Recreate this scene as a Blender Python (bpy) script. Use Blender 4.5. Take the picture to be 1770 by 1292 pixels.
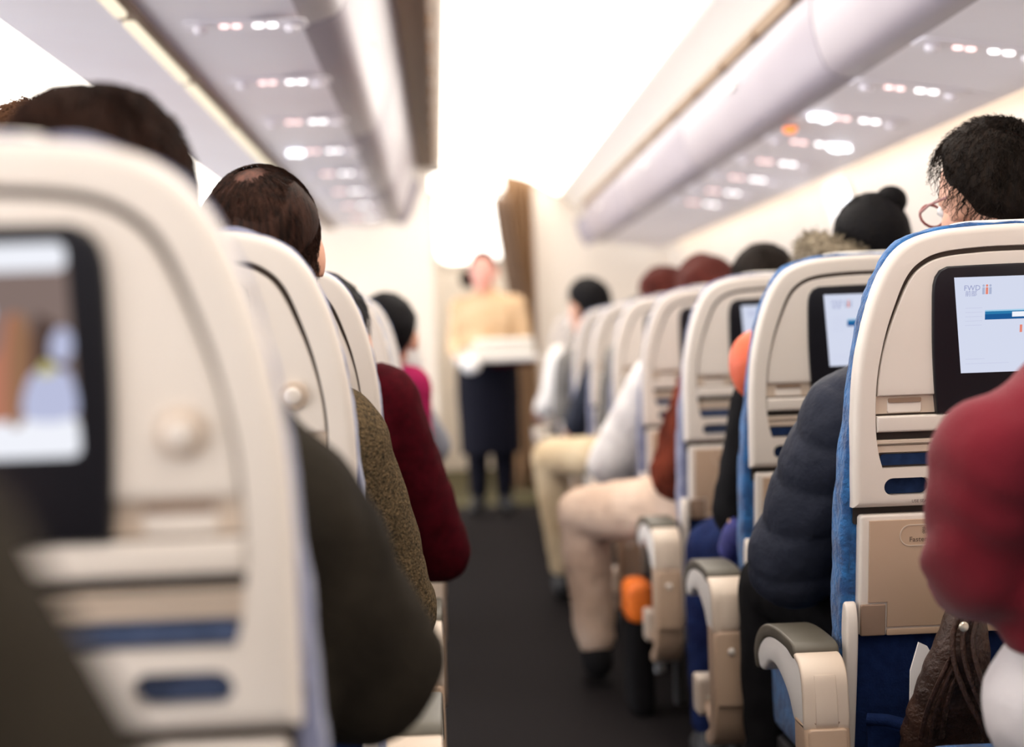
import bpy, bmesh, math, random
import numpy as np
from mathutils import Vector, Matrix, noise
random.seed(4); np.random.seed(4)
for o in list(bpy.data.objects): bpy.data.objects.remove(o)
SC = bpy.context.scene; COL = SC.collection
PI = math.pi
# ------------------------------------------------------------------ camera, world, exposure
def unit(v): return v / np.linalg.norm(v)
FPX, ROLL = 2800.0, .036
yc = unit(np.array([-123., 48., -FPX])); xc = np.array([math.cos(ROLL), math.sin(ROLL), 0.])
xc = unit(xc - yc * xc.dot(yc)); zc = np.cross(xc, yc)
cam_data = bpy.data.cameras.new('camera'); cam = bpy.data.objects.new('camera', cam_data); COL.objects.link(cam)
cam.matrix_world = Matrix(((xc[0], xc[1], xc[2], 0), (yc[0], yc[1], yc[2], 0), (zc[0], zc[1], zc[2], 1.0), (0, 0, 0, 1)))
cam_data.sensor_fit = 'HORIZONTAL'; cam_data.sensor_width = 36; cam_data.lens = 36 * FPX / 1770
cam_data.clip_start = .05
cam_data.dof.use_dof = True; cam_data.dof.focus_distance = 2.30; cam_data.dof.aperture_fstop = 2.15
SC.camera = cam
w = bpy.data.worlds.new('world'); SC.world = w; w.use_nodes = True
bg = w.node_tree.nodes['Background']; wn = w.node_tree
# the rest of the cabin, which is not built: a cool bright side to the left (far aisle and its windows), a dimmer warm rear
tc = wn.nodes.new('ShaderNodeTexCoord'); sx = wn.nodes.new('ShaderNodeSeparateXYZ'); mr = wn.nodes.new('ShaderNodeMapRange'); mxc = wn.nodes.new('ShaderNodeMix'); mxc.data_type = 'RGBA'
wn.links.new(tc.outputs['Generated'], sx.inputs[0]); wn.links.new(sx.outputs['X'], mr.inputs['Value'])
mr.inputs['From Min'].default_value = -.25; mr.inputs['From Max'].default_value = -.9; wn.links.new(mr.outputs['Result'], mxc.inputs['Factor'])
mxc.inputs['A'].default_value = (1.18, 1.11, 1.05, 1); mxc.inputs['B'].default_value = (6.3, 6.25, 6.4, 1); wn.links.new(mxc.outputs['Result'], bg.inputs[0]); bg.inputs[1].default_value = 1.0
SC.view_settings.view_transform = 'Standard'; SC.view_settings.look = 'None'
SC.view_settings.gamma = 1; SC.view_settings.exposure = 0; SC.view_settings.use_curve_mapping = False
CEIL_L = 5.2      # radiance of the ceiling's luminous panels
# ------------------------------------------------------------------ materials
def lin(c):
    c = c.lstrip('#'); v = [int(c[i:i + 2], 16) / 255 for i in (0, 2, 4)]
    return tuple(x / 12.92 if x <= .04045 else ((x + .055) / 1.055) ** 2.4 for x in v) + (1,)
MATS = {}
def mat(name, col, rough=.5, col2=None, scale=20., bump=0., bscale=None, spec=.5, emit=None, stretch=None, sheen=0., trans=0., metal=0.):
    m = bpy.data.materials.new(name); m.use_nodes = True; nt = m.node_tree; b = nt.nodes['Principled BSDF']
    b.inputs['Roughness'].default_value = rough; b.inputs['Base Color'].default_value = lin(col)
    b.inputs['Specular IOR Level'].default_value = spec; b.inputs['Metallic'].default_value = metal
    if sheen: b.inputs['Sheen Weight'].default_value = sheen
    if trans: b.inputs['Transmission Weight'].default_value = trans
    if emit:
        b.inputs['Emission Color'].default_value = lin(emit[0]); b.inputs['Emission Strength'].default_value = emit[1]
    co = nt.nodes.new('ShaderNodeTexCoord'); mp = nt.nodes.new('ShaderNodeMapping')
    nt.links.new(co.outputs['Object'], mp.inputs['Vector'])
    if stretch: mp.inputs['Scale'].default_value = stretch
    if col2:
        n = nt.nodes.new('ShaderNodeTexNoise'); n.inputs['Scale'].default_value = scale; n.inputs['Detail'].default_value = 5
        r = nt.nodes.new('ShaderNodeValToRGB'); r.color_ramp.elements[0].position = .36; r.color_ramp.elements[1].position = .66
        r.color_ramp.elements[0].color = lin(col); r.color_ramp.elements[1].color = lin(col2)
        nt.links.new(mp.outputs['Vector'], n.inputs['Vector']); nt.links.new(n.outputs['Fac'], r.inputs['Fac']); nt.links.new(r.outputs['Color'], b.inputs['Base Color'])
    if bump:
        n2 = nt.nodes.new('ShaderNodeTexNoise'); n2.inputs['Scale'].default_value = bscale or scale; n2.inputs['Detail'].default_value = 6
        bp = nt.nodes.new('ShaderNodeBump'); bp.inputs['Strength'].default_value = bump; bp.inputs['Distance'].default_value = .01
        nt.links.new(mp.outputs['Vector'], n2.inputs['Vector']); nt.links.new(n2.outputs['Fac'], bp.inputs['Height']); nt.links.new(bp.outputs['Normal'], b.inputs['Normal'])
    MATS[name] = m; return m
def glow(name, col, strength):
    m = bpy.data.materials.new(name); m.use_nodes = True; nt = m.node_tree; nt.nodes.clear()
    e = nt.nodes.new('ShaderNodeEmission'); e.inputs[0].default_value = lin(col); e.inputs[1].default_value = strength
    o = nt.nodes.new('ShaderNodeOutputMaterial'); nt.links.new(e.outputs[0], o.inputs[0]); MATS[name] = m; return m
mat('shell', 'ded5cc', .38, 'dbd1c7', 6); mat('shell_tan', 'b89d86', .45, 'b59a82', 8); mat('shell_beige', 'cdbcab', .42, 'cab8a6', 8); mat('taupe', '8a7260', .5)
mat('slot', '2a221e', .7); mat('groove', '45382f', .6); mat('shell_shade', 'bfad9c', .45); mat('fabric', '1f68a8', .85, '103f74', 30, .8, 90, sheen=.2); mat('fabric_dark', '16264c', .9, '122042', 60, .3, 300, spec=.08)
mat('fabric_sheen_tint', '8286a2', .85, '666b8a', 30, .8, 90, sheen=.3); mat('fabric_slot_haze_tint', '3c4862', .9, '4a5673', 60, spec=.08); mat('fabric_slot', '1b2a49', .9, '233558', 60, spec=.08); mat('bezel', '15141a', .35, spec=.4); mat('cap', '524c40', .5, '4c463a', 30)
mat('white_plastic', 'ece7e2', .35); mat('metal', '8a8a8c', .35, metal=.8); mat('black_plastic', '1b1a1d', .55)
mat('lettering', '5a4a40', .7); mat('cover_white', 'efeae0', .8, bump=.2, bscale=200)
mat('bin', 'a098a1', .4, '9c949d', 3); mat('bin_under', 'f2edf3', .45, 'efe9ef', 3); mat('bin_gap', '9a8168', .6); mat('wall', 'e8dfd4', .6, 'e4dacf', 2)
mat('ceil', 'f2ede6', .7); mat('carpet', '262222', .95, '1f1c1e', 90, .6, 400, spec=.08); mat('vinyl', '4d482e', .6, '433f29', 5, spec=.08); mat('rail_tan', 'c9b9a3', .4)
mat('curtain', 'a98a6c', .85, '97795d', 9, stretch=(14, 14, .4), spec=.08); mat('skin', 'd9a68c', .5, 'cf987e', 30, .1, 200); mat('skin_pink', 'e0a090', .5)
mat('hair_dark', '15100d', .68, '20160f', 60, .5, 150, stretch=(3, 3, .6), spec=.12); mat('hair_black', '0a080c', .68, '0f0c0c', 60, .5, 150, spec=.12); mat('hair_brown', '39231a', .68, '1c110c', 50, .5, 150, stretch=(3, 3, .5), spec=.12)
mat('hair_auburn', '5a261e', .68, '3d1a16', 50, .5, 150, stretch=(3, 3, .5), spec=.12); mat('hair_tan', '6a4a35', .68, '4d3323', 50, .5, 150, spec=.12)
mat('hair_thin', '3f261c', .68, '75493a', 40, .4, 200, stretch=(3, 3, .6)); mat('hair_glint', '3a1710', .68, '521f14', 40, .4, 200, spec=.1); mat('olive', '2c2720', .9, '1f1b16', 10, .4, 120, spec=.08); mat('tweed', '6f5d44', .95, '3f3628', 190, .8, 260, spec=.08); mat('dark_red', '470712', .9, '38050d', 60, .3, 260, spec=.08)
mat('red', '741e2a', .85, '691924', 5, .25, 300, sheen=.15, spec=.08); mat('navy', '2d303c', .6, '262934', 9, .35, 45, spec=.08); mat('black_cloth', '151416', .9, '19181a', 30, spec=.08)
mat('shaggy', '87402d', .95, '451d15', 14, 1., 60, stretch=(3, 3, .8), spec=.08); mat('off_white', 'f6f2ee', .9, 'cfcaca', 9, .2, 90, spec=.08); mat('grey_cloth', '807c78', .9, '6d6a66', 20, spec=.08)
mat('beige', 'd8bfab', .9, 'c9ad98', 9, .3, 60, spec=.08); mat('khaki', 'd6c3a4', .9, 'c2ab8a', 9, spec=.08); mat('jeans', '141b3e', .9, '1b2850', 24, .5, 70, spec=.08); mat('magenta', '9c2250', .9, spec=.08); mat('shirt_grey', '8d8f98', .9, spec=.08)
mat('fur', 'a0937e', .95, '685d4e', 70, .9, 110, spec=.08); mat('orange', 'dc6440', .6, 'd35a38', 8, .25, 25); mat('orange_bright', 'f07a1e', .6, 'e06a14', 20); mat('violet', '3d3f86', .8, '33356f', 30); mat('tan_lining', 'c49a80', .8)
mat('leather', '4a3125', .4, '33221b', 22, .45, 160); mat('paper', 'f2efec', .8); mat('stud', 'd8cfbd', .3, metal=.7); mat('blouse', 'd3b593', .8, 'ccac88', 12, spec=.08); mat('crew_dark', '15151f', .8, spec=.08)
mat('eye_white', 'eeeeee', .2); mat('lens', 'f4f4f4', .05, trans=.9); mat('glasses', '8a4c48', .3); mat('white_trousers', 'efeaec', .85, 'e8e2e4', 12, .2, 60)
glow('ceiling_glow', 'fff6ea', CEIL_L); glow('galley_glow', 'fff8ee', 4.5); glow('wash_glow', 'fff0da', 6.5); glow('strip_glow', 'f4e6cc', 1.3); glow('window_glow', 'f6f8ff', 4.0)
glow('read_glow', 'f4f8ff', 6.0); glow('sign_pink', 'ffd0cc', 3.2); glow('sign_white', 'fbf4f6', 5.0); glow('call_orange', 'ff8a3a', 2.0)
glow('ui_bg', 'd9dff3', .95); glow('ui_text', '9fa5cf', .9); glow('ui_red', 'ef8f7c', .9); glow('ui_grey', 'b4bedb', .9); glow('ui_blue', '2f7fb4', .9); glow('ui_deep', '1f5c9a', .9); glow('ui_light', 'a9d3ee', .95); glow('ui_line', 'cfd3ec', .93); glow('ui_white', 'f2f4fc', 1.)
glow('mv_bg', '8d7a74', .85); glow('mv_dark', '5d4a44', .8); glow('mv_skin', 'c08068', .9); glow('mv_tan', '9c7458', .9); glow('mv_shirt', 'cfdbf3', .95); glow('mv_lilac', 'bfc4e2', .95); glow('mv_yellow', 'd9cf86', .9)
# ------------------------------------------------------------------ mesh helpers
def link(name, me, m, parent=None, smooth=40):
    o = bpy.data.objects.new(name, me); COL.objects.link(o)
    ms = m if isinstance(m, (list, tuple)) else [m]
    if not me.materials:
        for k in ms: me.materials.append(MATS[k])
    if smooth:
        me.polygons.foreach_set('use_smooth', [True] * len(me.polygons)); me.set_sharp_from_angle(angle=math.radians(smooth))
    if parent is not None: o.parent = parent
    return o
class MB:
    def __init__(s): s.v = []; s.f = []; s.mi = []
    def add(s, v, f, mi=0):
        n = len(s.v); s.v += [tuple(p) for p in v]; s.f += [tuple(i + n for i in q) for q in f]; s.mi += [mi] * len(f); return s
    def box(s, x0, x1, y0, y1, z0, z1, mi=0):
        v = [(x, y, z) for x in (x0, x1) for y in (y0, y1) for z in (z0, z1)]
        return s.add(v, [(0, 1, 3, 2), (4, 6, 7, 5), (0, 4, 5, 1), (2, 3, 7, 6), (0, 2, 6, 4), (1, 5, 7, 3)], mi)
    def mesh(s, recalc=True):
        me = bpy.data.meshes.new('m'); me.from_pydata(s.v, [], s.f); me.polygons.foreach_set('material_index', s.mi)
        if recalc:
            bm = bmesh.new(); bm.from_mesh(me); bmesh.ops.recalc_face_normals(bm, faces=bm.faces); bm.to_mesh(me); bm.free()
        me.update(); return me
    def map(s, fn): s.v = [tuple(fn(*p)) for p in s.v]; return s
    def build(s, name, m, parent=None, smooth=40): return link(name, s.mesh(), m, parent, smooth)
def inset(out, d):
    p = np.array(out, float); a = np.roll(p, 1, 0); b = np.roll(p, -1, 0)
    e1 = p - a; e2 = b - p
    n1 = np.stack([-e1[:, 1], e1[:, 0]], 1); n2 = np.stack([-e2[:, 1], e2[:, 0]], 1)
    n1 /= np.linalg.norm(n1, axis=1)[:, None] + 1e-12; n2 /= np.linalg.norm(n2, axis=1)[:, None] + 1e-12
    n = n1 + n2; n /= np.linalg.norm(n, axis=1)[:, None] + 1e-12
    c = np.clip((n * n1).sum(1), .45, 1)
    return p + n * (d / c)[:, None]
def ccw(out):
    p = np.array(out, float); A = (p[:, 0] * np.roll(p[:, 1], -1) - np.roll(p[:, 0], -1) * p[:, 1]).sum()
    return out if A > 0 else out[::-1]
def prism(mb, out, y0, y1, b0=0., b1=0., mi=0, axis='y', seg=4):
    """outline in (x,z) swept along y (or (y,z) swept along x), with rounded cap edges of radius b0 / b1"""
    out = [tuple(p) for p in ccw(list(out))]; n = len(out); rings = []
    if b0:
        for k in range(seg + 1):
            a = PI / 2 * k / seg; rings.append((b0 * (1 - math.sin(a)), y0 + b0 * (1 - math.cos(a))))
    else: rings.append((0, y0))
    if b1:
        for k in range(seg + 1):
            a = PI / 2 * k / seg; rings.append((b1 * (1 - math.cos(a)), y1 - b1 * (1 - math.sin(a))))
    else: rings.append((0, y1))
    v = []; f = []
    for d, y in rings:
        q = inset(out, d) if d else out
        v += [((p[0], y, p[1]) if axis == 'y' else (y, p[0], p[1])) for p in q]
    for r in range(len(rings) - 1):
        for i in range(n):
            j = (i + 1) % n; f.append((r * n + i, r * n + j, (r + 1) * n + j, (r + 1) * n + i))
    f.append(tuple(range(n))); f.append(tuple(range((len(rings) - 1) * n, len(rings) * n)))
    return mb.add(v, f, mi)
def rrect(x0, x1, z0, z1, r, n=5):
    p = []
    r = min(r, (x1 - x0) / 2.001, (z1 - z0) / 2.001)
    for cx, cz, a in ((x1 - r, z1 - r, 0), (x0 + r, z1 - r, PI / 2), (x0 + r, z0 + r, PI), (x1 - r, z0 + r, 1.5 * PI)):
        for k in range(n + 1): t = a + PI / 2 * k / n; p.append((cx + r * math.cos(t), cz + r * math.sin(t)))
    return p
def spline(pts, n=6, closed=False):
    P = [np.array(p, float) for p in pts]; out = []
    m = len(P); rng = range(m) if closed else range(m - 1)
    for i in rng:
        p0 = P[(i - 1) % m] if closed or i > 0 else P[0]; p1 = P[i]; p2 = P[(i + 1) % m]; p3 = P[(i + 2) % m] if closed or i + 2 < m else P[-1]
        for k in range(n):
            t = k / n; out.append(.5 * ((2 * p1) + (-p0 + p2) * t + (2 * p0 - 5 * p1 + 4 * p2 - p3) * t * t + (-p0 + 3 * p1 - 3 * p2 + p3) * t ** 3))
    if not closed: out.append(P[-1])
    return [tuple(p) for p in out]
def mirror_out(half): return list(half) + [(-x, z) for x, z in half[::-1] if x > 1e-6]
def tube(mb, pts, r, seg=8, mi=0, flat=1.):
    P = [Vector(p) for p in pts]; n = len(P); R = r if hasattr(r, '__len__') else [r] * n
    v = []; f = []; t = (P[1] - P[0]).normalized(); u = t.orthogonal().normalized()
    for i in range(n):
        t = (P[min(i + 1, n - 1)] - P[max(i - 1, 0)]).normalized(); u = (u - t * u.dot(t)).normalized(); w_ = t.cross(u)
        for k in range(seg): a = 2 * PI * k / seg; v.append(P[i] + (u * math.cos(a) + w_ * math.sin(a) * flat) * R[i])
    for i in range(n - 1):
        for k in range(seg): j = (k + 1) % seg; f.append((i * seg + k, i * seg + j, (i + 1) * seg + j, (i + 1) * seg + k))
    f.append(tuple(range(seg))[::-1]); f.append(tuple(range((n - 1) * seg, n * seg)))
    return mb.add(v, f, mi)
def ball(mb, c, r, mi=0, u=14, vv=9, rot=None):
    r = (r,) * 3 if not hasattr(r, '__len__') else r; v = []; f = []
    R = rot if rot is not None else Matrix.Identity(3); c = Vector(c)
    for i in range(vv + 1):
        th = PI * i / vv
        for k in range(u):
            a = 2 * PI * k / u; v.append(c + R @ Vector((r[0] * math.sin(th) * math.cos(a), r[1] * math.sin(th) * math.sin(a), r[2] * math.cos(th))))
    for i in range(vv):
        for k in range(u):
            j = (k + 1) % u; f.append((i * u + k, (i + 1) * u + k, (i + 1) * u + j, i * u + j))
    mb.add(v, f, mi); return mb
def rcone(mb, a, b, ra, rb, seg=14):
    a = Vector(a); b = Vector(b); t = (b - a); L = t.length; t = t.normalized() if L > 1e-6 else Vector((0, 0, 1)); u = t.orthogonal().normalized(); w_ = t.cross(u)
    prof = [(-ra * math.cos(k * PI / 10), ra * math.sin(k * PI / 10)) for k in range(0, 6)] + [(L + rb * math.sin(k * PI / 10), rb * math.cos(k * PI / 10)) for k in range(0, 6)]
    v = []; f = []
    for s_, r in prof:
        r = max(r, 1e-4)
        for k in range(seg): q = 2 * PI * k / seg; v.append(a + t * s_ + (u * math.cos(q) + w_ * math.sin(q)) * r)
    for i in range(len(prof) - 1):
        for k in range(seg): j = (k + 1) % seg; f.append((i * seg + k, i * seg + j, (i + 1) * seg + j, (i + 1) * seg + k))
    f.append(tuple(range(seg))[::-1]); f.append(tuple(range((len(prof) - 1) * seg, len(prof) * seg)))
    return mb.add(v, f)
DG = bpy.context.evaluated_depsgraph_get
def evaluated(o):
    me = bpy.data.meshes.new_from_object(o.evaluated_get(DG())); old = o.data
    bpy.data.objects.remove(o); bpy.data.meshes.remove(old); return me
def temp(mb):
    o = bpy.data.objects.new('temp', mb.mesh()); COL.objects.link(o); return o
def blend(mb, voxel=.009, smooth=6):
    o = temp(mb); md = o.modifiers.new('r', 'REMESH'); md.mode = 'VOXEL'; md.voxel_size = voxel
    if smooth: s = o.modifiers.new('s', 'SMOOTH'); s.factor = .5; s.iterations = smooth
    me = evaluated(o); me.materials.clear(); return me
def cut(mb, cutters):
    o = temp(mb); tmp = []
    for c in cutters:
        k = temp(c); tmp.append(k); md = o.modifiers.new('b', 'BOOLEAN'); md.operation = 'DIFFERENCE'; md.solver = 'EXACT'; md.object = k
    me = evaluated(o); me.materials.clear()
    for k in tmp: d = k.data; bpy.data.objects.remove(k); bpy.data.meshes.remove(d)
    return me
def displace(me, fn):
    n = len(me.vertices); co = np.empty(n * 3); me.vertices.foreach_get('co', co); co = co.reshape(-1, 3)
    no = np.empty(n * 3); me.vertices.foreach_get('normal', no); no = no.reshape(-1, 3)
    d = np.array([fn(Vector(c)) for c in co]); co = co + no * d[:, None]; me.vertices.foreach_set('co', co.ravel()); me.update(); return me
def nz(p, s, seed=0.): return noise.noise(Vector(p) * s + Vector((seed, seed * 1.7, seed * .3)))
def text_mesh(txt, size, depth=.0006):
    c = bpy.data.curves.new('t', 'FONT'); c.body = txt; c.size = size; c.align_x = 'LEFT'; c.align_y = 'CENTER'; c.resolution_u = 2
    o = bpy.data.objects.new('t', c); COL.objects.link(o); me = bpy.data.meshes.new_from_object(o.evaluated_get(DG()))
    v = [tuple(p.co) for p in me.vertices]; f = [tuple(p.vertices) for p in me.polygons]; bpy.data.objects.remove(o); bpy.data.curves.remove(c); bpy.data.meshes.remove(me); return v, f
def add_text(mb, txt, size, x, z, y, mi=0):
    v, f = text_mesh(txt, size); return mb.add([(x + p[0], y, z + p[1]) for p in v], f, mi)
def empty(name, label, cat, loc=(0, 0, 0), group=None):
    o = bpy.data.objects.new(name, None); COL.objects.link(o); o.location = loc; o.empty_display_size = .1
    return tag(o, label, cat, group)
def tag(o, label, cat, group=None):
    o['label'] = label; o['category'] = cat
    if group: o['group'] = group
    return o
def struct(o): o['kind'] = 'structure'; return o
def dup(root, loc, label, group=None, skip=()):
    r = root.copy(); COL.objects.link(r); r.location = loc; r['label'] = label
    if group: r['group'] = group
    for ch in root.children:
        if any(ch.name.split('.')[0] == s for s in skip): continue
        c = ch.copy(); COL.objects.link(c); c.parent = r
        for g in ch.children: d = g.copy(); COL.objects.link(d); d.parent = c
    return r
# ------------------------------------------------------------------ cabin shell
Y0, Y1 = -1.6, 10.6
def strip(name, prof, y0, y1, m, parent=None, ny=1, smooth=50):
    mb = MB(); n = len(prof); v = []; f = []
    for k in range(ny + 1):
        y = y0 + (y1 - y0) * k / ny; v += [(p[0], y, p[1]) for p in prof]
    for k in range(ny):
        for i in range(n - 1): f.append((k * n + i, k * n + i + 1, (k + 1) * n + i + 1, (k + 1) * n + i))
    mb.add(v, f); return link(name, mb.mesh(False), m, parent, smooth)
fl = MB().box(-3.2, 1.75, Y0, 10.0, -.06, 0); struct(fl.build('floor', 'carpet', smooth=0))
fl = MB().box(-3.2, 1.75, 10.0, 13.2, -.06, 0); struct(fl.build('floor_galley', 'vinyl', smooth=0))
def shell_prof(mb, inner, t, y0, y1):
    """thick panel following an open profile"""
    p = [np.array(q) for q in inner]; outp = []
    for i in range(len(p)):
        d = p[min(i + 1, len(p) - 1)] - p[max(i - 1, 0)]; d = d / np.linalg.norm(d); outp.append(tuple(p[i] + np.array([-d[1], d[0]]) * t))
    return prism(mb, [tuple(q) for q in inner] + outp[::-1], y0, y1)
ceil_prof = spline([(-.20, 2.15), (0.0, 2.15), (.30, 2.14), (.55, 2.09), (.72, 2.02), (.84, 1.94), (.93, 1.86)], 5)
mb = MB(); shell_prof(mb, ceil_prof, .03, Y0, Y1); struct(mb.build('ceiling', 'ceil', smooth=60))
mb = MB().box(-3.2, -.93, Y0, Y1, 1.96, 2.0); struct(mb.build('ceiling_far_aisle', 'ceil', smooth=0))
wall_prof = spline([(1.66, 0), (1.66, .5), (1.645, .9), (1.60, 1.25), (1.54, 1.50), (1.47, 1.66)], 5)
mb = MB(); shell_prof(mb, wall_prof, -.04, Y0, Y1)
me = cut(mb, [prism(MB(), rrect(5.93, 6.27, 1.24, 1.585, .09, 8), 1.3, 1.8, axis='x')])
struct(link('wall_right', me, 'wall', smooth=50))
# window: frame, outer pane with daylight behind it
mb = MB(); o1 = rrect(5.91, 6.29, 1.22, 1.605, .10, 8); o2 = rrect(5.94, 6.26, 1.25, 1.575, .08, 8)
wx = lambda z: 1.60 + (1.25 - z) * .24 + .0
v = [(wx(z) - .012, y, z) for y, z in o1] + [(wx(z) - .012, y, z) for y, z in o2] + [(wx(z) + .05, y, z) for y, z in o2]; n = len(o1); f = []
for i in range(n):
    j = (i + 1) % n; f += [(i, j, n + j, n + i), (n + i, n + j, 2 * n + j, 2 * n + i)]
mb.add(v, f); win = struct(mb.build('window_1', 'white_plastic'))
mb = MB(); mb.add([(wx(z) + .045, y, z) for y, z in o2], [tuple(range(n))]); mb.build('pane', 'window_glow', win, 0)
# far bulkhead with the doorway at the end of the aisle
mb = MB(); mb.box(-3.2, -.03, Y1, Y1 + .08, 0, 2.2); struct(mb.build('wall_bulkhead_left', 'wall', smooth=0))
mb = MB(); mb.box(.64, 1.75, Y1, Y1 + .08, 0, 2.2); struct(mb.build('wall_bulkhead_right', 'wall', smooth=0))
mb = MB(); mb.box(-.03, .64, Y1, Y1 + .08, 2.13, 2.2); struct(mb.build('wall_bulkhead_lintel', 'wall', smooth=0))
mb = MB(); mb.box(-1.2, 1.75, 13.0, 13.08, 0, 2.3); struct(mb.build('wall_galley', 'wall', smooth=0))
mb = MB(); mb.box(-.45, -.40, Y1 + .08, 13.0, 0, 2.3); struct(mb.build('wall_galley_left', 'wall', smooth=0))
mb = MB(); mb.box(1.10, 1.15, Y1 + .08, 13.0, 0, 2.3); struct(mb.build('wall_galley_right', 'wall', smooth=0))
mb = MB(); mb.box(-.45, 1.15, Y1 + .08, 13.0, 2.26, 2.3); struct(mb.build('ceiling_galley', 'ceil', smooth=0))
t = empty('ceiling_light', 'large glowing white ceiling lamp above the doorway behind the standing crew member', 'light', (0, 0, 0))
mb = MB(); prism(mb, rrect(-.1, .8, 11.0, 12.6, .12), 2.20, 2.26); mb.map(lambda x, y, z: (x, z, y)); mb.build('diffuser', 'galley_glow', t)
mb = MB(); prism(mb, rrect(-.14, .84, 10.96, 12.64, .14), 2.235, 2.262); mb.map(lambda x, y, z: (x, z, y)); mb.build('frame', 'white_plastic', t)
t = empty('wall_light', 'round-cornered white glowing lamp on the galley wall above the crew member\'s head', 'light')
mb = MB(); prism(mb, rrect(.0, .52, 1.66, 2.23, .10), 12.93, 12.97, .02); mb.build('lamp_diffuser', 'galley_glow', t)
mb = MB(); prism(mb, rrect(-.02, .54, 1.64, 2.25, .11), 12.965, 12.999); mb.build('backplate', 'white_plastic', t)
# luminous ceiling panels over the aisle
SEGY = [(Y0, 2.0), (2.0, 4.2), (4.2, 6.4), (6.4, 8.6), (8.6, 10.55)]
lp = [(x, z - .012) for x, z in ceil_prof if .04 < x < .815]
GL = 'luminous ceiling panels'
nm = ['running overhead toward the camera', 'nearest panel in the picture', 'second panel ahead', 'third panel ahead', 'last panel before the doorway']
for (a, b), q in zip(SEGY, nm):
    mb = MB(); shell_prof(mb, lp, .006, a + .002, b - .002); tag(mb.build('ceiling_light_panel', 'ceiling_glow', smooth=60), 'white glowing ceiling panel above the aisle, ' + q, 'light', GL)
for a, b, q in ((Y0, 4.5, 'near stretch, upper left corner of the photo'), (4.5, 10.5, 'far stretch')):
    mb = MB(); prism(mb, rrect(-2.0, -1.04, a, b, .05), 1.93, 1.96); mb.map(lambda x, y, z: (x, z, y)); tag(mb.build('ceiling_light_panel', 'ceiling_glow'), 'glowing ceiling panel over the far aisle beyond the centre bins, ' + q, 'light', GL)
# wash light hidden between side bin and wall
mb = MB().box(1.41, 1.455, Y0, 10.1, 1.635, 1.655); tag(mb.build('wash_light', 'wash_glow', smooth=0), 'long warm strip lamp tucked between window-side bins and wall', 'light')
# ------------------------------------------------------------------ overhead bins
def bin_module(label, body, door, y0, y1, rx, group, flip, endround):
    t = empty('overhead_bin', label, 'overhead bin', (0, y0, 0), group); L = y1 - y0 - .006
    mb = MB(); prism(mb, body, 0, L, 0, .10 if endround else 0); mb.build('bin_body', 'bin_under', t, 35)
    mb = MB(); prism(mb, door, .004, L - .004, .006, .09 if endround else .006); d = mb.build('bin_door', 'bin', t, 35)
    mb = MB(); px, pz = rx; prism(mb, rrect(px - .012, px + .012, pz - .01, pz + .01, .006), L / 2 - .06, L / 2 + .06, .004, .004); mb.build('latch', 'white_plastic', d)
    return t
# centre bins (left of the aisle): underside, rounded lower corner, door leaning outward to its top
lu = [(-.975, 1.775), (-.65, 1.757), (-.42, 1.757), (-.30, 1.772)]
ld = spline([(-.30, 1.772), (-.235, 1.79), (-.205, 1.815), (-.185, 1.87), (-.155, 1.96), (-.125, 2.04), (-.105, 2.10)], 4)
lbody = lu + [(-.30, 2.10), (-.975, 2.10)]
ldoor = ld + [(-.15, 2.10), (-.17, 2.04), (-.20, 1.96), (-.23, 1.87), (-.26, 1.83), (-.298, 1.80)]
rdoor = spline([(1.03, 1.612), (.985, 1.617), (.955, 1.64), (.932, 1.70), (.922, 1.77), (.925, 1.825)], 4) + [(.97, 1.825), (.965, 1.77), (.975, 1.70), (1.0, 1.66), (1.032, 1.645)]
rbody = [(1.03, 1.612), (1.31, 1.574), (1.38, 1.555), (1.405, 1.56), (1.405, 1.83), (1.03, 1.83)]
ordl = ['nearest one in the photo', 'second from the camera', 'third from the camera', 'farthest with its end by the bulkhead']
GBL, GBR = 'overhead bins over the centre seats', 'overhead bins over the window seats'
for i, y in enumerate((1.8, 3.9, 6.0, 8.1)):
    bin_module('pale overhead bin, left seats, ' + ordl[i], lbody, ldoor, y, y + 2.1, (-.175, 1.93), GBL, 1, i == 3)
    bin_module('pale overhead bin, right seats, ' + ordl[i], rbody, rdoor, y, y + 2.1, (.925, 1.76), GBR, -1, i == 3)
for y0_, q, side in ((-.3, 'above the camera', 0),):
    bin_module('pale overhead bin over the left seats, the one ' + q + ' and above the frame', lbody, ldoor, Y0, 1.8, (-.175, 1.93), GBL, 1, False)
    bin_module('pale overhead bin over the right seats, the one ' + q + ' and above the frame', rbody, rdoor, Y0, 1.8, (.925, 1.76), GBR, -1, False)
# tan shadow-gap rails above the doors with hinge blocks
mb = MB()
mb.box(-.125, -.008, Y0, 10.1, 2.103, 2.142)
mb.box(-.016, -.006, Y0, 10.1, 2.055, 2.142)  # added lip, keeps light of the luminous ceiling panels off the bin doors
for k in range(22): mb.box(-.008, .004, -1.2 + k * .52, -1.1 + k * .52, 2.105, 2.138)
struct(mb.build('trim_1', 'bin_gap', smooth=0))
mb = MB(); prism(mb, [(.915, 1.832), (.935, 1.835), (.96, 1.862), (.93, 1.872), (.905, 1.862)], Y0, 10.1)
for k in range(22): mb.box(.90, .915, -1.2 + k * .52, -1.13 + k * .52, 1.835, 1.85)
struct(mb.build('trim_2', 'bin_gap', smooth=0))
mb = MB(); mb.box(.96, 1.48, Y0, 10.1, 1.832, 1.85); mb.box(-.975, -.15, Y0, 10.1, 2.105, 2.12); mb.box(1.40, 1.49, Y0, 10.1, 1.658, 1.675); struct(mb.build('trim_3', 'ceil', smooth=0))
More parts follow.
